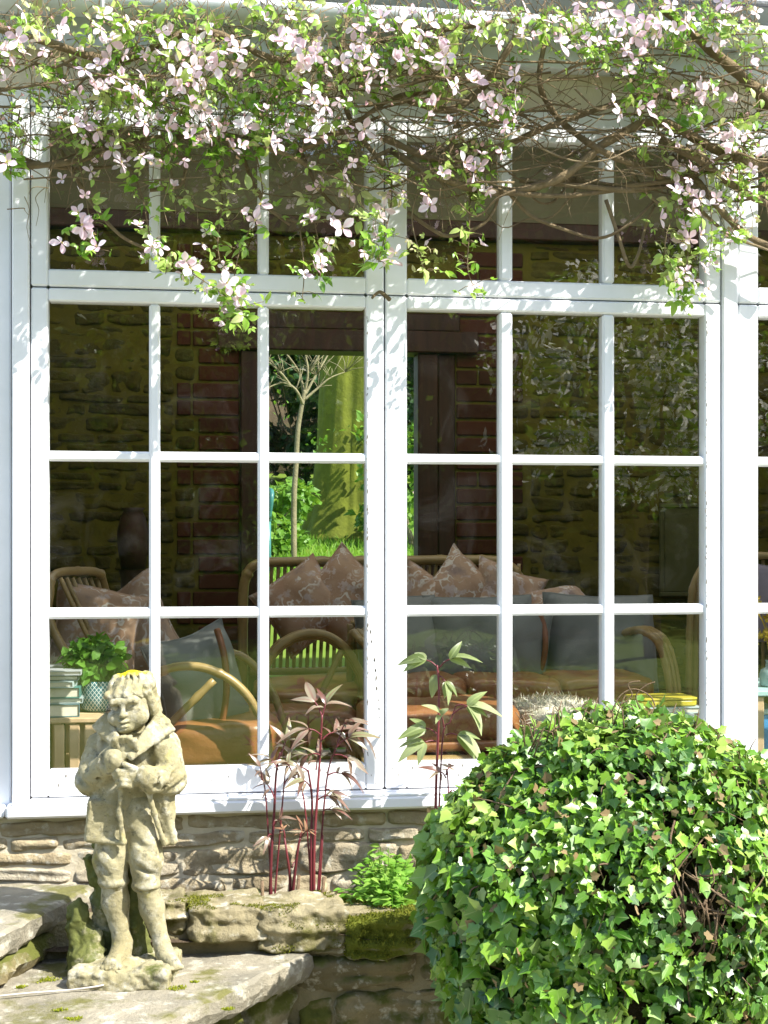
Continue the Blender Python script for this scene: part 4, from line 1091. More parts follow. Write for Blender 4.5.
tag(cushion('cushion', P(557, 604, 1.72), .26, .16, .12, (R(-70), R(-4), R(6)), MPATT, seed=60), 'small brown floral cushion lying behind the large charcoal cushion', 'cushion')

# --- footstool near the glass with sheepskin
fs = empty('bamboo_footstool', tuple(P(500, 740, .6)[:2]) + (FLOORZ,)); tag(fs, 'long bamboo footstool with an orange tan leather cushion near the glass', 'footstool')
f0, f1 = P(368, 720, .45).x, P(526, 720, .45).x; fz = P(460, 706, .45).z; f2 = P(612, 720, .45).x
m = MB(); m.superbox(((f0 + f1) / 2, .62, fz - .06), ((f1 - f0) / 2, .19, .058), 5, 12, .010, 10); m.superbox(((f0 + f1) / 2, .62, fz - .115), ((f1 - f0) / 2 - .01, .185, .02), 5, 8, .004, 10); m.build('seat_cushion', MLEATHER, fs, True)
m = MB()
for y in (.44, .82): bamboo(m, [Vector((f0 - .02, y, fz - .155)), Vector((f2, y, fz - .155))], .017, sm=0)
for i in range(10): x = f0 + (f2 - f0) * i / 9; bamboo(m, [Vector((x, .44, fz - .153)), Vector((x, .82, fz - .153))], .009, sm=0)
for x in (f0, f2 - .02):
    for y in (.44, .82): bamboo(m, [Vector((x, y, fz - .15)), Vector((x, y, FLOORZ + .002))], .016, sm=0)
m.build('frame', MBAMBOO, fs, True)
MFLEECE = mottled('cream_fleece', (.55, .50, .40), (.70, .66, .56), 30, .95, .05, 0)
sk = empty('sheepskin', (f1 + .12, .62, fz - .14)); tag(sk, 'shaggy cream sheepskin lying on the footstool behind the ivy', 'sheepskin')
m = MB(); skc = np.array(((f1 + f2) / 2 + .01, .62, fz - .075)); skh = ((f2 - f1) / 2 - .012, .21, .06); m.superbox(skc, skh, 3.5, 10, .012, 12); m.build('hide', MFLEECE, sk, True)
mats, offs, ti = [], [], []; BLF, BFF = blade(1, .055, 3, .1, .7)
for _ in range(5200):
    d = rv(); d[2] = abs(d[2]) * 1.3; d[1] -= .3; d /= np.linalg.norm(d); p = d / (np.abs(d / 1) ** 3.5).sum() ** (1 / 3.5) * skh
    mats.append(frame_from(d + rv(.7) + [0, 0, -.2], d) * random.uniform(.016, .030)); offs.append(skc + p); ti.append(random.random())
m = MB(); m.batch(BLF, BFF, mats, offs, ti); m.build('wool', MFLEECE, sk)

# --- small table with yellow tin
MTABW = mottled('pale_blue_paint', (.52, .58, .62), (.60, .65, .68), 8, .5, .3, .1)
tb_ = empty('side_table', tuple(P(650, 740, .38)[:2]) + (FLOORZ,)); tag(tb_, 'small pale blue painted table behind the ivy, holding the yellow tin', 'table')
t0, t1 = P(618, 720, .27).x, P(699, 720, .27).x; tz = P(655, 716, .27).z; m = MB(); m.box(t0, t1, .25, .56, tz - .018, tz, .004); m.build('table_top', MTABW, tb_)
for y in (.265, .53): m = MB(); m.box(t0 + .015, t1 - .015, y, y + .015, tz - .08, tz - .019, .002); m.build('apron', MTABW, tb_)
for x in (t0 + .012, t1 - .04):
    for y in (.262, .52): m = MB(); m.box(x, x + .028, y, y + .028, FLOORZ + .001, tz - .0185, .003); m.build('leg', MTABW, tb_)
MYEL = mottled('yellow_enamel', (.46, .38, .03), (.52, .43, .05), 9, .35, .5, 0); MBLUEB = mottled('grey_blue_cover', (.33, .41, .46), (.40, .47, .52), 9, .5, .4, 0)
bk = P(655, 712, .36); o = empty('book', (bk.x, .36, tz + .0005)); tag(o, 'grey-blue book under the yellow tin on the pale table', 'book')
M = Matrix.Translation((bk.x + .01, .38, tz + .0005)) @ Matrix.Rotation(.06, 4, 'Z')
m = MB(); m.box(-.11, .11, -.08, .08, 0, .003, .001, .5, M); m.box(-.11, .11, -.08, .08, .015, .018, .001, .5, M); m.build('cover', MBLUEB, o)
m = MB(); m.box(-.107, .107, -.077, .077, .0032, .0148, .0005, .5, M); m.build('pages', MPAGE, o)
o = empty('tin', (bk.x, .36, tz + .019)); tag(o, 'bright yellow flat tin lying on the grey-blue book', 'tin')
M = Matrix.Translation((bk.x + .025, .38, tz + .019)) @ Matrix.Rotation(.05, 4, 'Z')
m = MB(); m.superbox((0, 0, .009), (.088, .066, .009), 9, 8, 0); m.v[-1] = np.array([M @ Vector(q) for q in m.v[-1]]); m.build('body', MYEL, o, True)
m = MB(); m.superbox((0, 0, .0215), (.0895, .0675, .0034), 9, 8, 0); m.v[-1] = np.array([M @ Vector(q) for q in m.v[-1]]); m.build('lid', MYEL, o, True)

# --- bamboo chair and table at the right
ch3 = empty('bamboo_armchair', tuple(P(745, 640, 1.5)[:2]) + (FLOORZ,)); tag(ch3, 'upright bamboo armchair with rod back, seen either side of the right post', 'armchair')
m = MB()
for s_ in range(3):
    q = [P(a, b_, 1.42 + .03 * s_) + Vector((.022 * s_, 0, 0)) for a, b_ in [(689, 740), (689, 660), (691, 600), (697, 576), (712, 560), (750, 556), (790, 558), (806, 575), (812, 610), (814, 740)]]
    bamboo(m, [floor_pt(q[0])] + q + [floor_pt(q[-1])], .0125)
m.build('back_frame', MBAMBOO, ch3, True)
m = MB()
for i in range(14): bamboo(m, [P(702 + i * 7.6, 700, 1.45), P(704 + i * 7.4, 560, 1.45)], .007, 6, sm=0)
m.build('back_rods', MBAMBOO, ch3, True)
p0, p1 = P(692, 710, 1.05), P(812, 710, 1.05); m = MB(); m.superbox(((p0.x + p1.x) / 2, 1.2, p0.z - .07), ((p1.x - p0.x) / 2, .21, .06), 5, 10, .008, 9); m.build('seat_cushion', MLEATHER, ch3, True)
m = MB()
for y in (1.0, 1.40): bamboo(m, [Vector((p0.x, y, p0.z - .145)), Vector((p1.x, y, p0.z - .145))], .013, sm=0)
for i in range(5): x = p0.x + (p1.x - p0.x) * i / 4; bamboo(m, [Vector((x, 1.0, p0.z - .144)), Vector((x, 1.40, p0.z - .144))], .008, sm=0)
for x in (p0.x + .01, p1.x - .01): bamboo(m, [Vector((x, 1.0, p0.z - .14)), Vector((x, 1.0, FLOORZ + .002))], .013, sm=0)
m.build('seat_frame', MBAMBOO, ch3, True)
MMAUVE = mottled('mauve_grey_linen', (.20, .17, .21), (.27, .23, .27), 5, .85, .1, .3)
tag(cushion('cushion', P(782, 605, 1.33), .30, .30, .13, (R(-12), R(8), R(4)), MMAUVE, seed=66), 'mauve-grey cushion on the upright armchair beyond the right post', 'cushion')
MTURQ = mottled('turquoise_paint', (.30, .48, .50), (.38, .55, .56), 9, .5, .3, .1)
tt = empty('side_table', tuple(P(790, 740, .38)[:2]) + (FLOORZ,)); tag(tt, 'turquoise topped table with bare wood legs at the right edge', 'table')
t0, t1 = P(752, 690, .22).x, P(860, 690, .22).x; tz = P(762, 690, .22).z
m = MB(); m.box(t0, t1, .20, .55, tz - .016, tz, .003); m.build('table_top', MTURQ, tt)
for x in (t0 + .006, t1 - .04):
    for y in (.21, .50): m = MB(); m.box(x, x + .026, y, y + .026, FLOORZ + .001, tz - .0165, .003); m.build('leg', MCRATE, tt)
MBLUE = mottled('bright_blue_paint', (.04, .24, .55), (.06, .30, .62), 8, .45, .4, 0)
m = MB(); x = t0 + .040; m.box(x, x + .07, .24, .50, FLOORZ + .22, P(762, 715, .24).z, .004); bn = empty('storage_box', (x + .03, .37, FLOORZ + .2)); tag(bn, 'bright blue box standing on the shelf under the turquoise table', 'box')
m.build('body', MBLUE, bn); m = MB(); m.box(x - .003, x + .073, .237, .503, P(762, 715, .24).z + .001, P(762, 710, .24).z + .002, .003); m.build('lid', MTURQ, bn)
m = MB(); m.box(t0 + .006, t1 - .014, .237, .499, FLOORZ + .20, FLOORZ + .218, .003); m.build('shelf', MCRATE, tt)
MVASE = mottled('blue_grey_glass', (.22, .33, .36), (.28, .38, .40), 6, .08, .6, 0)
vc = P(771, 688, .30); vc = Vector((vc.x - .003, .30, tz + .0006)); vs_ = empty('vase', vc); tag(vs_, 'small blue-grey bottle vase on the turquoise table', 'vase')
m = MB(); m.add(*lathe([(.001, .0), (.024, .0), (.029, .006), (.030, .035), (.026, .048), (.013, .056), (.012, .072), (.015, .075), (.010, .074), (.009, .058), (.001, .05)], vc, 20), .5); m.build('body', MVASE, vs_, True)
MDRY = leafmat('dried_flower', [(.42, .28, .04), (.55, .40, .08)], .8, .1, .3)
df_ = empty('dried_flowers', vc + Vector((0, 0, .06))); tag(df_, 'ochre dried flower stems standing in the bottle vase', 'flowers')
m = MB(); tips = []
for i in range(9):
    e = vc + Vector((random.uniform(-.06, .05), random.uniform(-.04, .04), random.uniform(.13, .25))); tips.append(e)
    m.tube(spline([vc + Vector((0, 0, .06)), vc + Vector((0, 0, .10)) + (e - vc) * .3, e], 5), .0011, 4)
m.build('stems', MDRY, df_)
mats, offs, ti = [], [], []
for e in tips:
    for _ in range(26): mats.append(frame_from(rv(), rv()) * random.uniform(.008, .016)); offs.append(np.array(e) + rv(.007)); ti.append(random.random())
m = MB(); m.batch(BL1, BF1, mats, offs, ti); m.build('flower_heads', MDRY, df_)
# --- on the back wall: dark urn on a stand, slate-green board
uc = P(133, 560, 2.45); MURN = mottled('dark_brown_glaze', (.035, .017, .010), (.06, .03, .017), 8, .5, .3, .2)
ur = empty('urn', (uc.x, 2.45, FLOORZ)); tag(ur, 'tall dark brown urn on a round stand by the back wall', 'urn')
zt_ = P(133, 508, 2.45).z - FLOORZ
m = MB(); m.add(*lathe([(.001, 0), (.09, 0), (.085, .05), (.055, .12), (.05, zt_ - .30), (.06, zt_ - .26)], (uc.x, 2.45, FLOORZ + .001), 24), .5); m.build('stand', MURN, ur, True)
m = MB(); m.add(*lathe([(.001, zt_ - .258), (.05, zt_ - .256), (.062, zt_ - .18), (.066, zt_ - .10), (.052, zt_ - .04), (.04, zt_ - .015), (.05, zt_), (.042, zt_ - .004), (.03, zt_ - .03), (.001, zt_ - .05)], (uc.x, 2.45, FLOORZ + .001), 24), .5); m.build('vessel', MURN, ur, True)
MSLB = mottled('green_grey_slate', (.070, .068, .022), (.085, .082, .028), 4, .6, .3, .1)
wb = empty('wall_board', tuple(P(686, 550, YB)[:2]) + (P(686, 600, YB).z,)); tag(wb, 'plain dark green-grey board hanging on the back wall at the right', 'board')
a, b_ = P(664, 592, YB - .04), P(712, 508, YB - .04); m = MB(); m.box(a.x, b_.x, YB - .045, YB - .030, a.z, b_.z, .003); m.build('panel', MSLB, wb)
m = MB()
for z in (a.z - .02, b_.z + .001): m.box(a.x - .02, b_.x + .02, YB - .050, YB - .026, z, z + .019, .003)
for x in (a.x - .02, b_.x + .001): m.box(x, x + .019, YB - .049, YB - .027, a.z, b_.z, .003)
m.build('frame', MSLB, wb)
# ================================================================== GARDEN BEYOND THE DOORWAY
MLAWN = mottled('lawn_soil', (.10, .17, .02), (.16, .22, .04), 4, .9, .1, .3)
def lz(x, y):
    y = max(3.14, y)
    if y < 6: return .40 + (y - 3.14) * .245
    return min(1.10 + (y - 6) * .10, 3.4)
sheet('lawn', -14, 24, 3.22, 46, lz, MLAWN, 30, 40)
sheet('earth_path', 1.2, 5.5, 16.4, 17.3, lambda x, y: lz(x, y) + .012, mottled('bare_pinkish_earth', (.42, .32, .26), (.52, .42, .34), 8, .9, .1, .3), 10, 4)
MGRASS = leafmat('grass_blade', [(.10, .24, .01), (.16, .34, .02), (.24, .40, .04)], .5, .3, .5)
mats, offs, ti = [], [], []; GV, GF = blade(1, .055, 2, .1, .35, .3)
for _ in range(13000):
    y = 6.5 + 10 * random.random() ** 1.3; t = y + 3.5; x = t * (.139 + .99 * random.uniform(-.10, .045)) + random.uniform(-.15, .15)
    mats.append(frame_from(np.array([0, 0, 1]) + rv(.45), np.array([0, -1, .2]) + rv(.4)) * random.uniform(.05, .12)); offs.append((x, y, lz(x, y) - .004)); ti.append(random.random())
m = MB(); m.batch(GV, GF, mats, offs, ti); tag(m.build('grass', MGRASS), kind='stuff')

MBARKG = stonemat('mossy_bark', [(.17, .20, .02), (.14, .16, .02)], lichen=False, dark=(.07, .085, .012), scale=5)
MBARKP = stonemat('pale_bark', [(.30, .27, .16), (.25, .22, .13)], lichen=False, dark=(.14, .13, .07), scale=6)
MBARK = stonemat('brown_bark', [(.16, .12, .07), (.13, .10, .06)], lichen=False, dark=(.08, .06, .04), scale=5)
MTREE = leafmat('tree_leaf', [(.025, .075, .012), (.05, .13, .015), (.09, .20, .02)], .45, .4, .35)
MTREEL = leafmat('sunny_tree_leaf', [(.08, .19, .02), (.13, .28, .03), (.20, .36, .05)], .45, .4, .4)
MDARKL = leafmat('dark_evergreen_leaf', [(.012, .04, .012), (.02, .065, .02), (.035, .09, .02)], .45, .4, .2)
MBLOS = leafmat('white_blossom', [(.75, .72, .70), (.82, .80, .78)], .6, .2, .65, tcol=(.8, .78, .72))
LT, LF_ = blade(1, .32, 2, .2, .2, .45)
def crown(clumps, per, size, mat, name, parent, sq=.8):
    mats, offs, ti = [], [], []
    for (c, r_) in clumps:
        tn = random.random()
        for _ in range(per):
            d = rv(); d /= np.linalg.norm(d); q = r_ * random.random() ** .45; p = np.array(c) + d * [q, q, q * sq]
            mats.append(frame_from(rv() + d * .6, d + rv(.6) + [0, 0, .7]) * size * random.uniform(.6, 1.4)); offs.append(p); ti.append(min(1, max(0, tn * .6 + random.random() * .4)))
    m = MB(); m.batch(LT, LF_, mats, offs, ti); return m.build(name, mat, parent)
def limb(m, a, b, r0, r1, wob=.1, n=5):
    pts = [a.lerp(b, i / n) + Vector((random.uniform(-wob, wob), random.uniform(-wob, wob), random.uniform(-wob, wob) * .5)) * (0 < i < n) for i in range(n + 1)]
    m.tube(spline(pts, 3), list(np.linspace(r0, r1, n * 3 + 1)), 7); return pts
def tree(name, loc, h, spread, tr, label, leafm, barkm, group=None, nc=40, per=120, size=.10, blossom=None, base=.35, limbs=8):
    t = empty(name, loc); tag(t, label, 'tree', group); L = Vector(loc)
    m = MB(); top = L + Vector((0, 0, h * .75)); limb(m, L + Vector((0, 0, -.05)), top, tr, tr * .3, tr * .5)
    cl = []
    for i in range(nc):
        a = random.random() * 6.28; q = spread * math.sqrt(random.random()); z = h * (base + (1 - base) * random.random() ** .8)
        k_ = 1 - max(0, (z / h - .65)) * 1.6
        cl.append((L + Vector((q * math.cos(a) * k_, q * math.sin(a) * k_, z)), spread * random.uniform(.18, .34)))
    for i in range(limbs):
        c = cl[i][0]; limb(m, L + Vector((0, 0, h * random.uniform(.25, .55))), c, tr * .35, tr * .08, spread * .06)
    m.build('trunk', barkm, t, True); crown(cl, per, size, leafm, 'crown', t)
    if blossom: crown(random.sample(cl, min(len(cl), 34)) , 90, size * .9, blossom, 'blossom', t)
    return t
# great mossy trunk
tx = P(352, 540, 10.2); bt = empty('large_tree', (tx.x, 10.2, lz(tx.x, 10.2))); tag(bt, 'massive moss-green tree trunk flaring onto the lawn beyond the doorway', 'tree')
V = []; F = []; n = 96; hs = [-.1, .0, .06, .14, .26, .45, .75, 1.2, 2.0, 3.0, 4.2, 5.5, 7]; t_ = 13.9
hs = sorted(set(hs + [.35, .6, .9, 1.05, 1.4, 1.6, 1.8, 2.3, 2.6]))
for h_ in hs:
    for k_ in range(n):
        a = 2 * math.pi * k_ / n; rr = .36 * (1 + .36 * math.exp(-max(h_, 0) / .22) + .16 * math.exp(-max(h_, 0) / .9)) * (1 - .035 * h_) * (1 + .05 * math.sin(5 * a + 1) + .035 * math.sin(9 * a + h_) + .05 * float(vnoise(np.array([[9 * math.cos(a), 9 * math.sin(a), h_ * 1.4]]))[0]) + .02 * float(vnoise(np.array([[26 * math.cos(a), 26 * math.sin(a), h_ * 3]]))[0]))
        V.append((tx.x + rr * math.cos(a) + .03 * h_, 10.2 + rr * math.sin(a), lz(tx.x, 10.2) + h_ - .02))
for i in range(len(hs) - 1):
    for k_ in range(n): k2 = (k_ + 1) % n; F.append((i * n + k_, i * n + k2, (i + 1) * n + k2, (i + 1) * n + k_))
m = MB(); m.add(V, F, .5); m.build('trunk', MBARKG, bt, True)
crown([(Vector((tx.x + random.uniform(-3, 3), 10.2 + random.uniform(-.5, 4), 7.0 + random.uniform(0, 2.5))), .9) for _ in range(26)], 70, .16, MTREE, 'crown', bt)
m = MB()
for i in range(6): limb(m, Vector((tx.x + .15, 10.2, 6.8)), Vector((tx.x + random.uniform(-2.5, 2.5), 10.2 + random.uniform(-.3, 3), 8.5)), .16, .03, .2)
m.build('limb', MBARKG, bt, True)
iv = [(Vector((tx.x - .20 + random.uniform(-.05, .35), 9.82, lz(tx.x, 10.2) + random.uniform(.2, 1.6))), .10) for _ in range(3)]
crown(iv, 12, .07, MTREEL, 'trunk_ivy', bt)
# slender pale tree with bare forked branches
px_, Yp = 295, 8.0
def G(px, py): return P(px, py, Yp)
base = G(294, 528); stt = empty('slender_tree', (base.x, Yp, lz(base.x, Yp))); tag(stt, 'slender pale young tree with bare forked branches, left of the mossy trunk', 'tree')
m = MB(); b0 = Vector((base.x, Yp, lz(base.x, Yp) - .04))
m.tube(spline([b0, G(294, 500), G(296, 465), G(298, 430), G(302, 405), G(305, 390)], 5), list(np.linspace(.025, .016, 26)), 8); m.build('trunk', MBARKP, stt, True)
for br in [[(303, 405), (296, 390), (284, 383), (268, 388), (255, 400)], [(304, 398), (300, 375), (288, 356), (270, 335), (258, 320)], [(305, 392), (308, 370), (304, 345), (306, 315)], [(305, 395), (316, 375), (330, 350), (338, 320)], [(304, 400), (318, 388), (330, 378), (345, 372)], [(290, 385), (280, 372), (268, 362), (255, 358)], [(310, 372), (320, 352), (322, 330), (318, 310)]]:
    m = MB(); q = [P(a, b_, Yp + random.uniform(-.15, .15)) for a, b_ in br]; q[0] = P(br[0][0], br[0][1], Yp)
    m.tube(spline(q, 5), list(np.linspace(.013, .003, (len(q) - 1) * 5 + 1)), 6)
    for _ in range(16):
        s_ = random.choice(q[1:]); e = s_ + Vector((random.uniform(-.18, .18), random.uniform(-.1, .1), random.uniform(.02, .22))); m.tube([s_, s_.lerp(e, .5) + Vector((.01, 0, .01)), e], [.004, .003, .002], 4)
    m.build('branch', MBARKP, stt, True)
crown([(Vector((base.x + random.uniform(-.45, .30), Yp + random.uniform(-.3, .3), P(300, random.uniform(350, 455), Yp).z)), .16) for _ in range(5)], 14, .045, MTREEL, 'leaf_sprays', stt)
crown([(Vector((base.x + random.uniform(-.6, .5), Yp + random.uniform(-.4, .4), P(300, 290, Yp).z + random.uniform(0, .6))), .3) for _ in range(10)], 40, .06, MTREEL, 'crown', stt)
# bright leafy shrubs
def shrub(name, c, r_, label, mat, per=130, nc=14, size=.07, group=None, sq=1.0, stems=8, smat=None):
    t = empty(name, c); tag(t, label, 'shrub', group); C_ = Vector(c); cl = []
    m = MB()
    for i in range(nc):
        d = rv(); d /= np.linalg.norm(d); p = C_ + Vector((d[0] * r_ * .75, d[1] * r_ * .75, r_ * (.15 + .85 * sq * random.random() * 1.4))); cl.append((p, r_ * random.uniform(.25, .42)))
        if i < stems: m.tube(spline([C_ + Vector((random.uniform(-.05, .05), random.uniform(-.05, .05), -.03)), C_.lerp(p, .5) + Vector((0, 0, .05)), p], 4), list(np.linspace(.016, .006, 9)), 5)
    m.build('stems', smat or MBARKP, t, True); crown(cl, per, size, mat, 'foliage', t); return t
def on(px, Y): x = P(px, 540, Y).x; return (x, Y, lz(x, Y))
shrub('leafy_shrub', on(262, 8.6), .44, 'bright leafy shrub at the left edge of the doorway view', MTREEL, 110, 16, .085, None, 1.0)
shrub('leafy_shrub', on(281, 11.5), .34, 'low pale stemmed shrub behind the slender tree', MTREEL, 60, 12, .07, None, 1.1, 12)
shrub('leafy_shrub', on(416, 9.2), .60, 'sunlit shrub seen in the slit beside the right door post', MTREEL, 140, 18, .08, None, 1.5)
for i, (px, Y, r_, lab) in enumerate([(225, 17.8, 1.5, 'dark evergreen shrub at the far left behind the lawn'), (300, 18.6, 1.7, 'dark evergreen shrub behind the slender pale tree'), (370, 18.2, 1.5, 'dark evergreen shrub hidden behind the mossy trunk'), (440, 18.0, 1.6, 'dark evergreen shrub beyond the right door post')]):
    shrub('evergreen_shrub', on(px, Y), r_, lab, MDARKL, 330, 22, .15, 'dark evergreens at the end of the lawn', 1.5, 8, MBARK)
m = MB()
for i in range(15):
    pass
hd = empty('hedge', (4, 22, lz(4, 22))); tag(hd, 'tall dark hedge closing the garden behind the evergreens', 'hedge')
cl = [(Vector((random.uniform(-4, 12), 22 + random.uniform(-.6, .6), lz(4, 22) + random.uniform(.2, 6.5))), random.uniform(.6, .95)) for _ in range(150)]
crown(cl, 90, .20, MDARKL, 'foliage', hd)
m = MB(); m.superbox((4, 22.6, lz(4, 22) + 3.0), (8, .45, 3.2), 6, 16, .25, .7); m.build('inner_branches', MBARK, hd, True)
m = MB()
for _ in range(9): x = random.uniform(-3, 11); limb(m, Vector((x, 22.3, lz(x, 22) - .1)), Vector((x + random.uniform(-.3, .3), 22.3, lz(x, 22) + 4)), .08, .03)
m.build('stems', MBARK, hd, True)
# garden chair arms seen at the door edge
MTEAL = mottled('teal_garden_paint', (.03, .14, .13), (.05, .19, .18), 8, .4, .4, 0)
gc = on(238, 7.2); gch = empty('garden_chair', gc); tag(gch, 'dark teal garden chair just outside the doorway, mostly hidden', 'chair')
G0 = Vector(gc); m = MB(); m.box(-.24, .24, -.24, .24, .42, .445, .01, .5, Matrix.Translation(G0)); m.build('seat', MTEAL, gch)
for sx in (-.22, .22):
    for sy in (-.22, .22): m = MB(); m.tube([G0 + Vector((sx, sy, -.02)), G0 + Vector((sx, sy, .42))], .018, 8); m.build('leg', MTEAL, gch, True)
    m = MB(); m.tube(spline([G0 + Vector((sx, -.24, .44)), G0 + Vector((sx * 1.1, -.26, .62)), G0 + Vector((sx * 1.1, 0, .66)), G0 + Vector((sx, .22, .66))], 5), .018, 8); m.build('armrest', MTEAL, gch, True)
m = MB()
for i in range(6): m.box(-.22 + .075 * i, -.16 + .075 * i, .21, .235, .445, .90, .005, .5, Matrix.Translation(G0))
m.box(-.235, .235, .205, .24, .90, .95, .01, .5, Matrix.Translation(G0)); m.build('backrest', MTEAL, gch)

# ================================================================== GARDEN BEHIND THE CAMERA (mirrored in the panes)
bl = None
for i, (x, y, h_, s_, lab) in enumerate([(-4.2, -15.5, 5.6, 2.3, 'broad green tree mirrored in the left panes'), (1.0, -17.0, 6.0, 2.6, 'broad green tree mirrored in the middle panes'), (10.5, -18.0, 6.4, 2.8, 'broad green tree mirrored in the far right panes')]):
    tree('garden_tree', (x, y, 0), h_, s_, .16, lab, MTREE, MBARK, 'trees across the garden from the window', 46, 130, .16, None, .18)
tree('blossom_tree', (5.0, -11.5, 0), 4.4, 1.9, .12, 'white blossoming tree mirrored in the upper right panes', MTREEL, MBARK, None, 40, 90, .10, MBLOS, .42)
hg = empty('hedge', (2, -20.5, 0)); tag(hg, 'tall dense hedge across the far side of the garden, mirrored in the glass', 'hedge')
m = MB(); m.superbox((3, -21, 4.1), (19, .8, 4.5), 8, 24, .3, .6); m.build('inner_branches', MDARKL, hg, True)
cl = [(Vector((random.uniform(-15, 21), -20.3 + random.uniform(-.4, .3), random.uniform(.1, 8.6))), random.uniform(.5, .9)) for _ in range(480)]
crown(cl, 40, .22, MTREE, 'foliage', hg)
sheet('front_lawn', -30, 40, -60, -5.2, .012, MLAWN, 4, 4)
# ================================================================== IVY-COVERED MOUND
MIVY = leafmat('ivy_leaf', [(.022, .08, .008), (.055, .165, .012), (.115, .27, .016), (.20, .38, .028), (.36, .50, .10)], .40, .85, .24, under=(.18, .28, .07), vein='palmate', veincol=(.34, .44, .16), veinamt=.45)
MIVYD = leafmat('dry_ivy_leaf', [(.22, .15, .07), (.30, .22, .12), (.16, .11, .05)], .8, .1, .15)
MTWIG = stonemat('ivy_stem_bark', [(.28, .20, .12), (.22, .15, .09)], lichen=False, dark=(.12, .08, .05), scale=20)
TI = 2.80
ic = PT(624, 890, TI); ic.z = .755
IR = np.array((.403, .38, .397))
ivy = empty('ivy_mound', (ic.x, ic.y, 0)); tag(ivy, 'big rounded mound of glossy green ivy in front of the window', 'ivy')
ICn = np.array(ic); view = np.array(CAM - ic); view /= np.linalg.norm(view)
hole_d = np.array(PT(703, 905, TI - .36)) - ICn; hole_d /= np.linalg.norm(hole_d)
sund = np.array(sdir)
def lump(d): return 1 + .07 * fbm(d[None] * 1.0, 2.2, 3.3, 2)[0] + .035 * fbm(d[None], 6, 8.1, 2)[0]
IV, IF = ivy_leaf()
IV2 = IV * np.array([.74, 1.12, 1.6]); IV3 = IV * np.array([1.0, .85, 2.2])
mats, offs, ti = [], [], []; dm, do, dt = [], [], []
count = 0
while count < 21000:
    d = rv(); d /= np.linalg.norm(d)
    if d[1] > .55 and random.random() < .7: continue
    if d[2] < -.85: continue
    hz = np.linalg.norm((d - hole_d) * [1.35, 1.0, .62])
    inhole = hz < .16 + .05 * vnoise(d[None], 14)[0]
    if inhole and random.random() < .80: continue
    layer = random.random()
    q = lump(d) * (1.0 - .17 * layer ** 1.6) + random.gauss(0, .012)
    p = ICn + d * IR * q
    gap = fbm(d[None], 11, 40, 2)[0]
    if gap > .45 and random.random() < .85: continue
    big = 1.0 + .85 * max(0, -d[0] * .8 - d[2] * .5)
    s_ = random.choice((.6, .8, .9, 1.0, 1.15)) * .0222 * big * random.uniform(.85, 1.15)
    down = np.array([0, 0, -1.0]) - d * (-d[2]); y = down + rv(.75) + d * .15
    nn = d * 1.0 + np.array([.35, -.25, .35]) + rv(.55)
    mats.append(frame_from(y, nn) * [s_, s_, s_]); offs.append(p)
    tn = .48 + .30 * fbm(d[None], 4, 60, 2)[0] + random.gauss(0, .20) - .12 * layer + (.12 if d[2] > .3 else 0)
    ti.append(float(np.clip(tn, 0, 1))); count += 1
m = MB()
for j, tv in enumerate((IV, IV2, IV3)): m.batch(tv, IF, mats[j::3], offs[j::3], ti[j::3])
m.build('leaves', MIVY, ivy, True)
for _ in range(900):
    d = rv(); d /= np.linalg.norm(d)
    if d[1] > .4 or d[2] < -.6: continue
    d[2] += .25; d /= np.linalg.norm(d)
    p = ICn + d * IR * lump(d) * random.uniform(.95, 1.03); dm.append(frame_from(rv(), d + rv(.5)) * random.uniform(.010, .020)); do.append(p); dt.append(random.random())
m = MB(); m.batch(IV, IF, dm, do, dt); m.build('dry_leaves', MIVYD, ivy)
m = MB(); Vn = None
def corefn(W, U): return W
m.superbox(tuple(ICn - [0, 0, .02]), tuple(IR * .80), 2.2, 16, .025, 7); m.build('woody_core', mottled('leaf_litter', (.035, .03, .015), (.075, .055, .03), 40, .95, .05, .8, .02), ivy, True)
m = MB(); limb(m, Vector((ic.x, ic.y, -.03)), Vector((ic.x, ic.y, .55)), .07, .05, .02); m.build('trunk', MTWIG, ivy, True)
m = MB()
def onivy(d, q): d = np.array(d) / np.linalg.norm(d); return Vector(ICn + d * IR * q * lump(d))
for _ in range(44):      # bare runners where the leaves have died off
    d = hole_d + rv(.10) * [1, .6, 1.6]; e = d + np.array([random.gauss(0, .06), random.gauss(0, .04), random.uniform(-.28, .28)])
    q0_ = random.uniform(.86, .98); m.tube(spline([onivy(d, q0_), onivy((d + e) / 2 + rv(.02), random.uniform(.92, 1.0)), onivy(e, random.uniform(.86, .98))], 4), random.uniform(.0010, .0024), 5, random.random())
for _ in range(420):
    d = rv(); d /= np.linalg.norm(d)
    if d[1] > .3: continue
    e = d + rv(.16); m.tube(spline([onivy(d, .90), onivy((d + e) / 2 + rv(.03), .99), onivy(e, random.uniform(.9, 1.02))], 4), random.uniform(.001, .002), 4, random.random())

for _ in range(70):
    px = random.uniform(520, 745); py = 712 + ((px - 612) / 160) ** 2 * 48 + random.uniform(0, 20)
    a = PT(px, py, TI - random.uniform(-.1, .1)); e = a + Vector((random.uniform(-.03, .03), random.uniform(-.02, .02), random.uniform(.012, .04)))
    m.tube([a - Vector((0, 0, .03)), a.lerp(e, .5) + Vector((.004, 0, 0)), e], [.0016, .0013, .0008], 4, random.random())
for q in [[(612, 705), (620, 690), (634, 683), (650, 690), (655, 700)], [(618, 700), (632, 690), (628, 678), (640, 675)], [(640, 703), (636, 690), (645, 680), (655, 676)], [(590, 708), (582, 702), (588, 696)]]:
    m.tube(spline([PT(a, b_ + 6, TI) for a, b_ in q], 5), .0014, 4, .9)
m.build('runners', MTWIG, ivy, True)['kind'] = 'stuff'

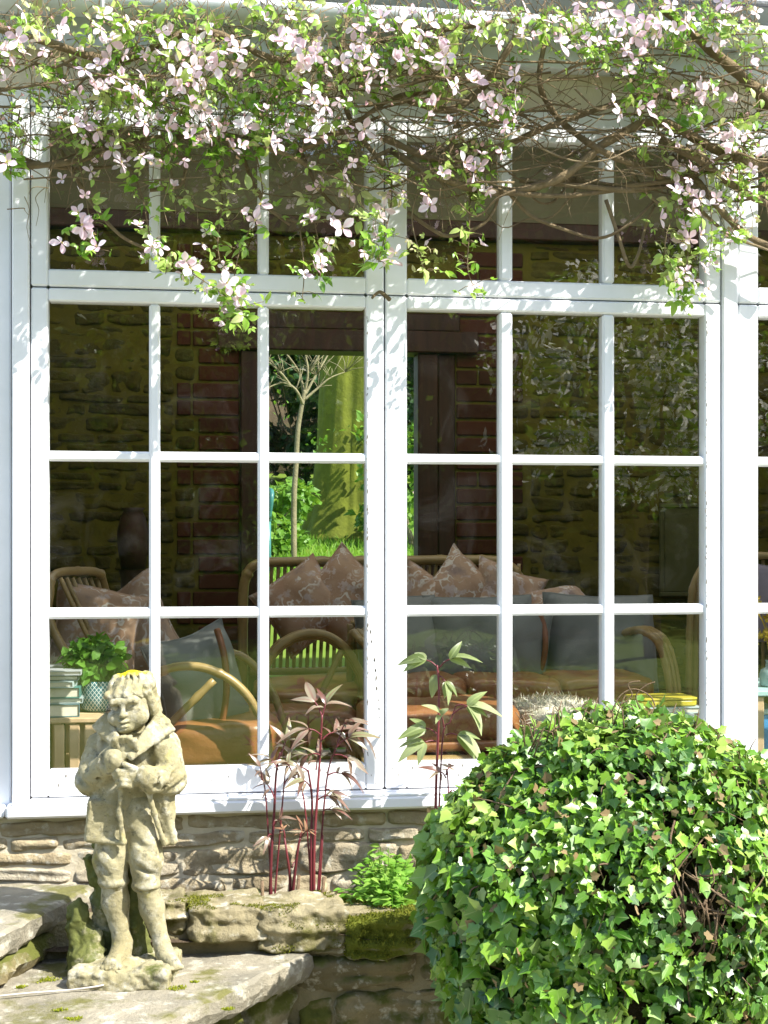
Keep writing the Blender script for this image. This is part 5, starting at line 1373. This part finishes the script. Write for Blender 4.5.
# ================================================================== BED PLANTS
MPST, k = newmat('wine_red_stem', .4, .4); k.l(k.mix(k.attr(), (.10, .016, .022), (.16, .030, .035)), k.p.inputs['Base Color'])
MPLF = leafmat('bronze_peony_leaf', [(.13, .06, .045), (.20, .14, .095), (.29, .26, .18), (.18, .21, .09)], .30, .8, .25, tcol=(.34, .20, .12), under=(.42, .37, .32), vein='mid', veincol=(.20, .05, .05))
MPLG = leafmat('green_peony_leaf', [(.12, .16, .05), (.20, .25, .09), (.30, .34, .17)], .38, .6, .3, under=(.38, .42, .28), vein='mid')
PL, PF = blade(1, .155, 6, .28, .85, .42)
YP = -.13
PLW, PFW = blade(1, .235, 6, .30, .80, .42)
def peony(label, stems, leaves, mat, group=None, loc=None):
    b0 = P(*stems[0][0], YP); t = empty('peony_plant', (b0.x, b0.y, .6)); tag(t, label, 'plant', group)
    for st_ in stems:
        q = [P(a, b_, YP + random.uniform(-.012, .012)) for a, b_ in st_]; q[0].z = min(q[0].z, .595)
        m = MB(); n_ = (len(q) - 1) * 5 + 1; r0_ = .0044 if st_[0][1] > 880 else .0026; m.tube(spline(q, 5), list(np.linspace(r0_, r0_ * .5, n_)), 7); m.build('stem', MPST, t, True)
    for (px, py, dx, dy, sz) in leaves:
        a = P(px, py, YP); tip = P(px + dx, py + dy, YP + random.uniform(-.06, .04)); pet = a.lerp(tip, .45) + Vector((0, 0, .008))
        m = MB(); m.tube(spline([a, a.lerp(pet, .5) + Vector((0, 0, .004)), pet], 3), [.0022, .002, .0019, .0018, .0017, .0016, .0015], 5, mi=1)
        ddir = np.array((pet - a).normalized()); mats, offs, ti = [], [], []
        for j, (an, ln) in enumerate(((0, 1.1), (.7, .8), (-.7, .8), (1.25, .5))[:3 if mat is MPLG else 4]):
            ax = np.array([.15, -.75, .5]); ax /= np.linalg.norm(ax)
            y = np.array(Matrix.Rotation(an + random.uniform(-.2, .2), 3, Vector(ax)) @ Vector(ddir)) + np.array([0, random.uniform(-.35, .1), random.uniform(-.3, .02)])
            base_ = np.array(pet) if j < 3 else np.array(a.lerp(pet, .72))
            s_ = sz * (.84 if mat is MPLG else .96) * ln * random.uniform(.85, 1.15); mats.append(frame_from(y, np.array([.1, -.5, .9]) + rv(.25)) * s_); offs.append(base_); ti.append(random.random())
        m.batch(*((PLW, PFW) if mat is MPLG else (PL, PF)), mats, offs, ti); m.build('leaf', [mat, MPST], t, True)
    return t
peony('wine-stemmed peony with bronze leaves, shorter, beside the statue side of the tall one', [[(270, 906), (271, 860), (274, 815), (276, 775), (280, 752)], [(273, 830), (266, 800), (262, 778)], [(273, 815), (284, 785), (287, 765)]],
      [(272, 835, -10, 12, .040), (275, 800, -16, -26, .045), (278, 770, -14, -14, .045), (281, 756, 10, -24, .050), (262, 780, -4, -22, .035), (287, 770, 8, -28, .045), (274, 826, 12, -8, .032), (284, 785, 14, -10, .035)], MPLF)
peony('tallest wine-stemmed peony with drooping silvery bronze leaves before the window', [[(314, 907), (314, 850), (317, 800), (320, 755), (322, 715)], [(311, 907), (311, 850), (312, 800), (308, 770)], [(316, 830), (326, 785), (336, 748), (342, 730)], [(313, 835), (304, 800), (292, 775)], [(318, 850), (323, 835)]],
      [(322, 716, -16, -24, .065), (322, 718, 8, -22, .060), (321, 735, -28, -6, .058), (322, 740, 26, -10, .062), (336, 748, 28, -16, .062), (341, 732, 12, -14, .055), (342, 735, 30, 2, .065), (320, 755, -26, 8, .052), (328, 775, 28, 4, .055), (334, 755, 30, 14, .050), (309, 772, -26, -4, .050), (312, 790, -18, -14, .045), (318, 800, 24, -2, .046), (322, 812, 20, 2, .040), (293, 776, -12, -20, .048), (316, 770, 4, -18, .05), (325, 790, 16, 12, .042)], MPLF)
peony('single wine-red peony stem with broad pale green leaves beside the ivy', [[(434, 905), (435, 850), (436, 790), (438, 735), (439, 690), (437, 665)], [(436, 775), (442, 745), (450, 722), (456, 705)]],
      [(438, 668, -26, -10, .070), (439, 672, -4, 14, .050), (439, 668, 24, -12, .068), (439, 676, 14, 20, .050), (452, 715, 34, -12, .075), (456, 706, 26, 8, .070), (438, 735, -28, -8, .070), (438, 742, -30, 8, .070), (446, 735, 26, 8, .080), (444, 728, -6, -20, .050)], MPLG)
peony('small wine-red shoot with dead brown leaf tips between the peonies', [[(290, 907), (290, 880), (287, 855), (284, 835)], [(290, 882), (297, 855), (300, 838)]],
      [(285, 838, -4, -12, .022), (299, 842, 6, -16, .030), (300, 840, 14, -12, .028), (292, 868, 8, -8, .018)], mottled('withered_leaf', (.16, .08, .05), (.24, .14, .08), 30, .8, .1, .2))
t = peony('trailing wine-red peony shoot with small leaves at the top left of the ivy', [[(437, 830), (448, 800), (458, 793), (470, 790)], [(452, 796), (448, 782), (446, 772)]],
      [(446, 775, 6, -8, .045), (446, 778, -12, -6, .04), (460, 792, 8, -8, .030), (468, 790, 16, -8, .032), (470, 791, 12, 2, .03)], MPLF)
# low plants
MFERN = leafmat('bright_fern_leaf', [(.12, .30, .03), (.20, .40, .05), (.28, .46, .08)], .5, .3, .45)
FL, FF = blade(1, .26, 3, .2, .3, .4)
def low_plant(name, label, pxs, n, size, mat, hmax, Yr=(-.26, -.04)):
    c = P((pxs[0] + pxs[1]) / 2, 900, -.15); t = empty(name, (c.x, c.y, .6)); tag(t, label, 'plant'); m2 = MB(); mats, offs, ti = [], [], []
    for _ in range(n):
        Y = random.uniform(*Yr); x = P(random.gauss((pxs[0] + pxs[1]) / 2, (pxs[1] - pxs[0]) / 4.6), 890, Y).x; b0 = Vector((c.x + (x - c.x) * .35, Y, .600)); top = Vector((x, Y + random.uniform(-.03, .02), .6 + hmax * random.uniform(.25, 1) * (1 - abs(x - c.x) / .22)))
        m2.tube([b0, b0.lerp(top, .6) + Vector((0, 0, .02)), top], [.0018, .0014, .001], 4)
        for j in range(7):
            p = b0.lerp(top, .45 + .55 * j / 6); y = np.array([random.choice((-1, 1)) * .8, random.uniform(-.7, .1), .35]) + rv(.3)
            mats.append(frame_from(y, np.array([.1, -.35, 1]) + rv(.35)) * size * random.uniform(.6, 1.2)); offs.append(np.array(p)); ti.append(random.random())
    m2.build('stems', mat, t); m = MB(); m.batch(FL, FF, mats, offs, ti); m.build('leaves', mat, t, True)
low_plant('ferny_plant', 'bright green ferny plant between the single peony and the mossy wall', (340, 436), 150, .026, MFERN, .155)
low_plant('low_weed', 'low green weed at the foot of the plinth wall right of the statue', (212, 268), 20, .030, MPLG, .05, (-.2, -.02))
mats, offs, ti = [], [], []
for _ in range(260):   # bits of bark and dead stalk on the soil
    x = random.uniform(-.2, 1.0); y = random.uniform(-.27, 0); mats.append(frame_from(np.array([random.gauss(0, 1), random.gauss(0, 1), .1]), np.array([0, 0, 1]) + rv(.3)) * random.uniform(.012, .035)); offs.append((x, y, bedz(x, y) + .004)); ti.append(random.random())
m = MB(); m.batch(BL1, BF1, mats, offs, ti); tag(m.build('leaf_litter', MIVYD), kind='stuff')
for i, (px, h_) in enumerate([(263, 24), (295, 30), (320, 28)]):
    a = P(px, 905, -.16); a.z = .59; e = P(px + (4 if i else -1), 905 - h_, -.16); m = MB(); m.tube([a, a.lerp(e, .5), e], [.005, .0045, .004], 6)
    tag(m.build('dead_stalk', MTWIG, None, True), ['cut dead stalk left of the shorter peony', 'cut dead stalk between the small shoot and the tallest peony', 'leaning dead stalk just right of the tallest peony'][i], 'stalk', 'cut stalks in the bed')
# ================================================================== CLEMATIS OVER THE WINDOW
MVINE = stonemat('clematis_bark', [(.30, .23, .13), (.22, .165, .09), (.38, .30, .18)], lichen=False, dark=(.12, .085, .05), scale=22)
MCLF = leafmat('clematis_leaf', [(.07, .21, .012), (.14, .34, .02), (.24, .46, .04), (.38, .55, .11), (.52, .60, .22), (.46, .40, .24)], .36, .70, .48, vein='mid')
MPET = leafmat('pink_white_petal', [(.68, .40, .50), (.80, .62, .69), (.86, .79, .83), (.89, .87, .89)], .55, .25, .38, tcol=(.84, .68, .74), vein='petal', veincol=(.78, .50, .60), veinamt=.55)
MSTAM = mottled('pale_stamens', (.60, .50, .12), (.66, .58, .25), 60, .8, .1, 0)
MBUD = leafmat('pink_bud', [(.60, .32, .38), (.50, .36, .22)], .6, .2, .3)
cl_root = empty('clematis', (1.75, -.14, 0)); tag(cl_root, 'pink and white flowering clematis trained along the eaves above the window', 'clematis')
def VY(px, py):      # the plant bulges out over the gutter and hangs closer to the glass lower down
    return -.21 + .13 * min(1, max(0, (py - 20) / 190))
# old woody stems
thick = [([(1060, 420), (1010, 300), (900, 215), (790, 175), (720, 152), (660, 122), (610, 140), (560, 178), (500, 192), (440, 178), (390, 150)], .014),
         ([(800, 130), (740, 75), (700, 40), (660, 5)], .017), ([(800, 260), (748, 236), (716, 205), (690, 178), (640, 190), (580, 186), (520, 180)], .010),
         ([(690, 200), (650, 172), (600, 150), (560, 120), (540, 85), (545, 40)], .010), ([(384, 138), (440, 160), (490, 152), (540, 130), (590, 112), (650, 95), (690, 105)], .009),
         ([(410, 100), (450, 110), (480, 90), (500, 62), (520, 30)], .011), ([(-40, 158), (20, 166), (80, 160), (140, 140), (210, 138), (280, 152), (330, 172), (390, 150)], .008),
         ([(-30, 20), (40, 40), (120, 60), (200, 30), (280, 60), (360, 45), (440, 30), (520, 20)], .010), ([(660, 140), (700, 160), (740, 190), (790, 215)], .012), ([(560, 178), (620, 186), (690, 178)], .009),
         ([(500, 192), (560, 196), (620, 190), (690, 186)], .007), ([(384, 165), (350, 120), (340, 60), (350, 10)], .007), ([(300, 150), (345, 130), (390, 100), (430, 92)], .007)]
for i, (pth, r_) in enumerate(thick):
    q = [P(a, b_, VY(a, b_) + (.05 if b_ < 130 else 0) + random.uniform(-.03, .03)) for a, b_ in pth]
    if i == 0: q[0].z = -.05; q[0].x += .2; q[1].x += .1
    n_ = (len(q) - 1) * 7 + 1; m = MB(); m.tube(spline(q, 7), [r_ * (1 + .12 * math.sin(j * 1.7)) * (1 - .35 * j / n_) for j in range(n_)], 8, random.random()); m.build('woody_stem', MVINE, cl_root, True)
m = MB()
loops = [[(508, 192), (530, 215), (560, 228), (600, 238), (632, 222), (655, 200)], [(606, 200), (618, 235), (629, 266), (638, 255), (646, 225), (655, 205)], [(408, 212), (430, 228), (450, 236), (480, 226), (494, 210), (500, 190)],
         [(258, 190), (270, 210), (300, 222), (340, 218), (372, 214)], [(150, 190), (180, 185), (186, 165), (190, 150)], [(60, 150), (90, 200), (120, 235), (150, 250)], [(0, 150), (60, 168), (130, 165)], [(700, 210), (730, 235), (768, 250)],
         [(300, 150), (320, 190), (345, 215), (360, 222)], [(620, 150), (640, 185), (660, 205)], [(240, 150), (262, 200), (290, 225)], [(390, 300), (380, 292), (372, 298)]]
for pth in loops:
    q = [P(a, b_, -.075 + random.uniform(-.015, .015)) for a, b_ in pth]; n_ = (len(q) - 1) * 6 + 1
    m.tube(spline(q, 6), list(np.linspace(.0055, .0034, n_)), 6, random.random())
for _ in range(125):   # long tangled canes, mostly along the eaves
    px = random.uniform(-20, 800) if random.random() < .45 else random.uniform(380, 800); right = px > 390; py = random.triangular(20, 205, 150 if right else 90)
    L = random.uniform(60, 190) * random.choice((-1, 1)); sag = random.uniform(-18, 26); y0 = VY(px, py) + random.uniform(-.05, .06)
    q = [P(px + L * f_, py + sag * math.sin(math.pi * f_) + random.gauss(0, 6) + L * f_ * random.uniform(-.1, .1), min(-.03, y0 + random.gauss(0, .02))) for f_ in (0, .25, .5, .75, 1)]
    m.tube(spline(q, 4), list(np.linspace(random.uniform(.0016, .0042), .0012, 17)), 5, random.random())
for _ in range(480):   # short twiggy shoots in every direction
    px = random.uniform(-10, 780); py = random.triangular(0, 215, 120); y0 = VY(px, py) + random.uniform(-.06, .04)
    a = random.uniform(0, 6.28); L = random.uniform(15, 55); q = [P(px + L * f_ * math.cos(a) + random.gauss(0, 3), py + L * f_ * math.sin(a) + 14 * f_ * f_, min(-.03, y0 + random.gauss(0, .015))) for f_ in (0, .33, .66, 1)]
    m.tube(spline(q, 3), list(np.linspace(.0014, .0006, 10)), 4, random.random())
# places where shoots, leaves and flowers gather: px, py, spread, leaves, flowers
blobs = [(40, 30, 45, 26, 26, 4), (60, 100, 45, 30, 30, 5), (20, 150, 30, 20, 12, 2), (110, 30, 45, 28, 40, 6), (130, 95, 45, 30, 56, 12), (190, 40, 45, 30, 44, 9), (190, 100, 45, 32, 60, 10), (235, 60, 30, 30, 26, 5), (215, 140, 40, 20, 22, 5), (260, 120, 30, 25, 30, 4), (290, 30, 40, 26, 32, 6), (330, 70, 40, 32, 36, 6), (375, 35, 40, 26, 34, 6), (370, 80, 30, 25, 22, 5),
         (300, 110, 40, 25, 28, 5), (430, 40, 40, 25, 34, 6), (440, 85, 26, 25, 26, 3), (420, 60, 25, 20, 20, 4), (485, 20, 40, 18, 30, 6), (500, 110, 20, 20, 22, 5), (540, 35, 35, 22, 28, 5), (590, 30, 40, 25, 36, 8), (620, 60, 35, 22, 26, 5), (660, 25, 40, 22, 36, 7), (720, 25, 40, 22, 34, 6), (755, 60, 25, 35, 18, 3), (640, 100, 28, 25, 20, 5), (695, 105, 30, 25, 24, 6), (740, 130, 25, 25, 20, 3),
         (745, 180, 22, 22, 22, 2), (735, 230, 14, 16, 6, 1), (450, 170, 40, 14, 20, 3), (470, 150, 30, 14, 18, 2), (10, 60, 25, 40, 14, 3), (345, 150, 35, 20, 18, 4), (95, 140, 30, 15, 16, 3), (160, 150, 30, 15, 14, 2)]
strands = [[(70, 130), (84, 185), (90, 230), (88, 255), 20, 5], [(110, 130), (140, 190), (155, 250), (190, 272), (230, 300), (238, 318), 60, 9], [(215, 150), (222, 200), (218, 250), (232, 300), (236, 325), 42, 6], [(255, 150), (262, 200), (240, 250), (232, 290), 26, 3],
           [(320, 150), (312, 200), (318, 240), (322, 268), 26, 5], [(352, 170), (350, 215), (368, 240), (380, 262), 26, 5], [(300, 230), (304, 270), (302, 300), 8, 1], [(425, 170), (412, 215), (420, 255), (424, 272), 16, 2], [(470, 190), (469, 235), (468, 270), (478, 296), 20, 2], [(480, 160), (475, 182), (470, 200), 16, 3],
           [(655, 120), (672, 165), (684, 205), (688, 250), (684, 290), (680, 305), 62, 15], [(690, 130), (706, 180), (712, 230), (708, 262), 20, 6], [(668, 190), (664, 230), (668, 265), (672, 285), 22, 2], [(735, 150), (738, 200), (730, 245), 12, 1], [(385, 150), (392, 190), (386, 230), (378, 262), 24, 5], [(20, 110), (14, 145), (10, 175), 8, 1], [(165, 140), (172, 175), (176, 215), 14, 2]]
CL, CF = blade(1, .27, 4, .22, .3, .40, 0, .0)
mats, offs, ti = [], [], []; fl = []; buds = ([], [], [])
def trifoliate(p, y, n, s_, tn):
    p = np.array(p); y = np.array(y) / np.linalg.norm(y)
    for an, ln in ((0, 1.15), (.95, .9), (-.95, .9)):
        Fm = frame_from(y, n); yy = Fm[:, 1] * math.cos(an) + Fm[:, 0] * math.sin(an)
        mats.append(frame_from(yy + rv(.22), np.array(n) + rv(.30)) * s_ * ln * random.uniform(.8, 1.15)); offs.append(p + yy * s_ * .12); ti.append(float(np.clip(tn + random.gauss(0, .13), 0, 1)))
def leafspot(p, s_=None, twig=True):
    s_ = s_ or random.choice((.013, .017, .022, .029)) * random.uniform(.85, 1.15)
    y = np.array([random.gauss(0, .8), random.gauss(-.35, .5), random.gauss(-.15, .6)]); n = np.array([.3, -.55, .75]) + rv(.55)
    tn = .52 + .4 * float(vnoise(np.array([p]), 9)[0]) + random.gauss(0, .1); trifoliate(p, y, n, s_, tn)
    if twig:
        e = Vector(p) + Vector((random.gauss(0, .04), random.uniform(.0, .06), random.uniform(.02, .10))); m.tube([Vector(p), Vector(p).lerp(e, .5) + Vector((random.gauss(0, .008), 0, .01)), e], [.0008, .001, .0013], 4, random.random())
for (px, py, rx, ry, nl, nf) in blobs:
    for _ in range(int(nl * 1.75)):
        a, b_ = random.gauss(px, rx * .62), random.gauss(py, ry * .62); Y = VY(a, b_) + random.uniform(-.09, .09); leafspot(P(a, b_, min(-.05, Y)))
    for _ in range(int(nf * 1.35)):
        a, b_ = random.gauss(px, rx * .6), random.gauss(py, ry * .6); Y = VY(a, b_) - random.uniform(.04, .16); fl.append((P(a, b_, min(-.07, Y)), a, b_))
for s_ in strands:
    pts, nl, nf = s_[:-2], s_[-2], s_[-1]; Yb = -.10 + random.uniform(-.04, .02)
    q = spline([P(a, b_, Yb + (VY(a, b_) - Yb) * max(0, 1 - i_ * .5)) for i_, (a, b_) in enumerate(pts)], 6); m.tube(q, list(np.linspace(.0021, .0010, len(q))), 5, random.random())
    for _ in range(int(nl * 1.6)):
        p = random.choice(q[1:]) + Vector((random.gauss(0, .022), random.gauss(-.01, .018), random.gauss(0, .014))); leafspot(p, None, False); b0 = min(q, key=lambda z: (z - p).length); m.tube([b0, b0.lerp(p, .5) + Vector((0, 0, .004)), p], .0008, 4, random.random())
    for _ in range(int(nf * 1.3)):
        p = random.choice(q[3:]) + Vector((random.gauss(0, .024), random.gauss(-.03, .015), random.gauss(0, .016))); fl.append((p, 0, 0))
# larger leaves that catch the eye
for (px, py, s_) in [(376, 262, .048), (390, 180, .034), (424, 268, .034), (232, 180, .030), (240, 60, .032), (60, 100, .034), (4, 128, .034), (640, 160, .034), (664, 255, .032), (735, 240, .030), (446, 88, .034), (430, 70, .034), (130, 40, .036), (112, 70, .036), (345, 60, .032)]: leafspot(P(px, py, -.14), s_, True)
for (px, py) in [(44, 102 / 2), (20, 45), (22, 52), (102, 90), (152, 105), (98, 66), (125, 55), (122, 75), (113, 40), (85, 195), (83, 225), (97, 247), (121, 163), (152, 247), (185, 262), (190, 268), (225, 285), (241, 145), (214, 120), (200, 85), (213, 70), (280, 40), (315, 55), (304, 60), (365, 50), (318, 120), (342, 228), (355, 240), (320, 262), (305, 275), (360, 60), (428, 116), (510, 110), (506, 128), (428, 196), (474, 172), (589, 38), (600, 20), (640, 30), (628, 50), (702, 90), (697, 98), (733, 131), (735, 128), (678, 190), (690, 180), (688, 270), (682, 285), (710, 262), (700, 235), (693, 215), (655, 25), (676, 30), (440, 50), (405, 55), (395, 60), (530, 15), (520, 30), (485, 100), (478, 80)]:
    fl.append((P(px, py, min(-.10, VY(px, py) - .10)), px, py)); fl.append((P(px + random.gauss(0, 8), py + random.gauss(0, 8), min(-.09, VY(px, py) - .07)), px, py))
for _ in range(420):
    b_ = random.choice(blobs); p = P(random.gauss(b_[0], b_[2] * .6), random.gauss(b_[1], b_[3] * .6), VY(b_[0], b_[1]) - random.uniform(0, .1)); buds[0].append(frame_from(rv(.5) + [0, -.3, -.3], rv()) * random.uniform(.008, .014)); buds[1].append(np.array(p)); buds[2].append(random.random())
m.build('canes', MVINE, cl_root, True)
lm = MB(); lm.batch(CL, CF, mats, offs, ti); lm.build('leaves', MCLF, cl_root, True)
bm_ = MB(); BV, BFc = blade(1, .42, 4, .5, .1, .45); bm_.batch(BV, BFc, *buds); bm_.build('buds', MBUD, cl_root)['kind'] = 'stuff'
# flowers: four rounded petals round a tuft of stamens
PV, PFc = blade(1, .31, 6, .22, .10, .58)
def flower_mesh(seed, droop):
    r_ = random.Random(seed); f = MB(); mm, oo, tt = [], [], []
    for i in range(4):
        a = math.pi / 2 * i + r_.uniform(-.22, .22); el = droop + r_.uniform(-.34, .34)
        y = np.array([math.cos(a) * math.cos(el), math.sin(a) * math.cos(el), math.sin(el)]); n = np.array([-math.cos(a) * math.sin(el), -math.sin(a) * math.sin(el), math.cos(el)])
        mm.append(frame_from(y, n) * r_.uniform(.82, 1.12)); oo.append(y * .06); tt.append(min(1, max(0, .55 + r_.uniform(-.45, .45))))
    f.batch(PV, PFc, mm, oo, tt); mm, oo, tt = [], [], []
    for i in range(12): y = np.array([r_.gauss(0, .45), r_.gauss(0, .45), 1]); mm.append(frame_from(y, np.array([r_.gauss(0, 1), r_.gauss(0, 1), .1])) * np.array([1.0, 1, 1]) * r_.uniform(.2, .32)); oo.append(np.zeros(3)); tt.append(.5)
    f.batch(*blade(1, .10, 2, 0, 0, .6), mm, oo, tt, mi=1); return f
protos = [flower_mesh(s_, dr) for s_, dr in ((1, .05), (2, .35), (3, -.15), (4, .6), (5, .2), (6, 1.0), (7, -.35), (8, .45))]
pmesh = [f.mesh('flower', [MPET, MSTAM], True) for f in protos]
def flower_T(p):
    n = np.array([random.gauss(.3, .7), random.gauss(-.75, .45), random.gauss(.35, .6)]); y = rv(); s_ = random.choice((.016, .020, .024, .029)) * random.uniform(.9, 1.1)
    return frame_from(y - n * y.dot(n) / n.dot(n), n) * s_
random.shuffle(fl); inframe = [q for q in fl if q[0].y < 0]
scored = sorted(((np.linalg.det(T_ := flower_T(q[0])) ** (1 / 3) / (q[0] - CAM).length * (.6 + .4 * abs(T_[1, 2])), q[0], T_) for q in inframe), key=lambda z: -z[0])
rest = [MB() for _ in range(1)][0]; rm = [([], [], []) for _ in protos]
for i, (sc_, p, T_) in enumerate(scored):
    k_ = random.randrange(len(protos))
    if i < 100:
        o = bpy.data.objects.new('flower', pmesh[k_]); COL.objects.link(o)
        M = Matrix(T_.tolist()).to_4x4(); M.translation = p; loc, rot, sc = M.decompose(); o.location = loc; o.rotation_euler = rot.to_euler(); o.scale = sc; attach(o, cl_root)
    else:
        f = protos[k_]; Vf = np.concatenate(f.v); rest.lp[len(rest.v)] = np.concatenate([f.lp.get(j, np.zeros((len(q), 3))) for j, q in enumerate(f.v)]); rest.v.append(Vf @ T_.T + np.array(p)); rest.f.extend([tuple(a + rest.n for a in q) for q in f.f]); rest.a.extend(f.a); rest.m.extend(f.m); rest.n += len(Vf)
fo = rest.build('blossoms', [MPET, MSTAM], cl_root, True); fo['kind'] = 'stuff'
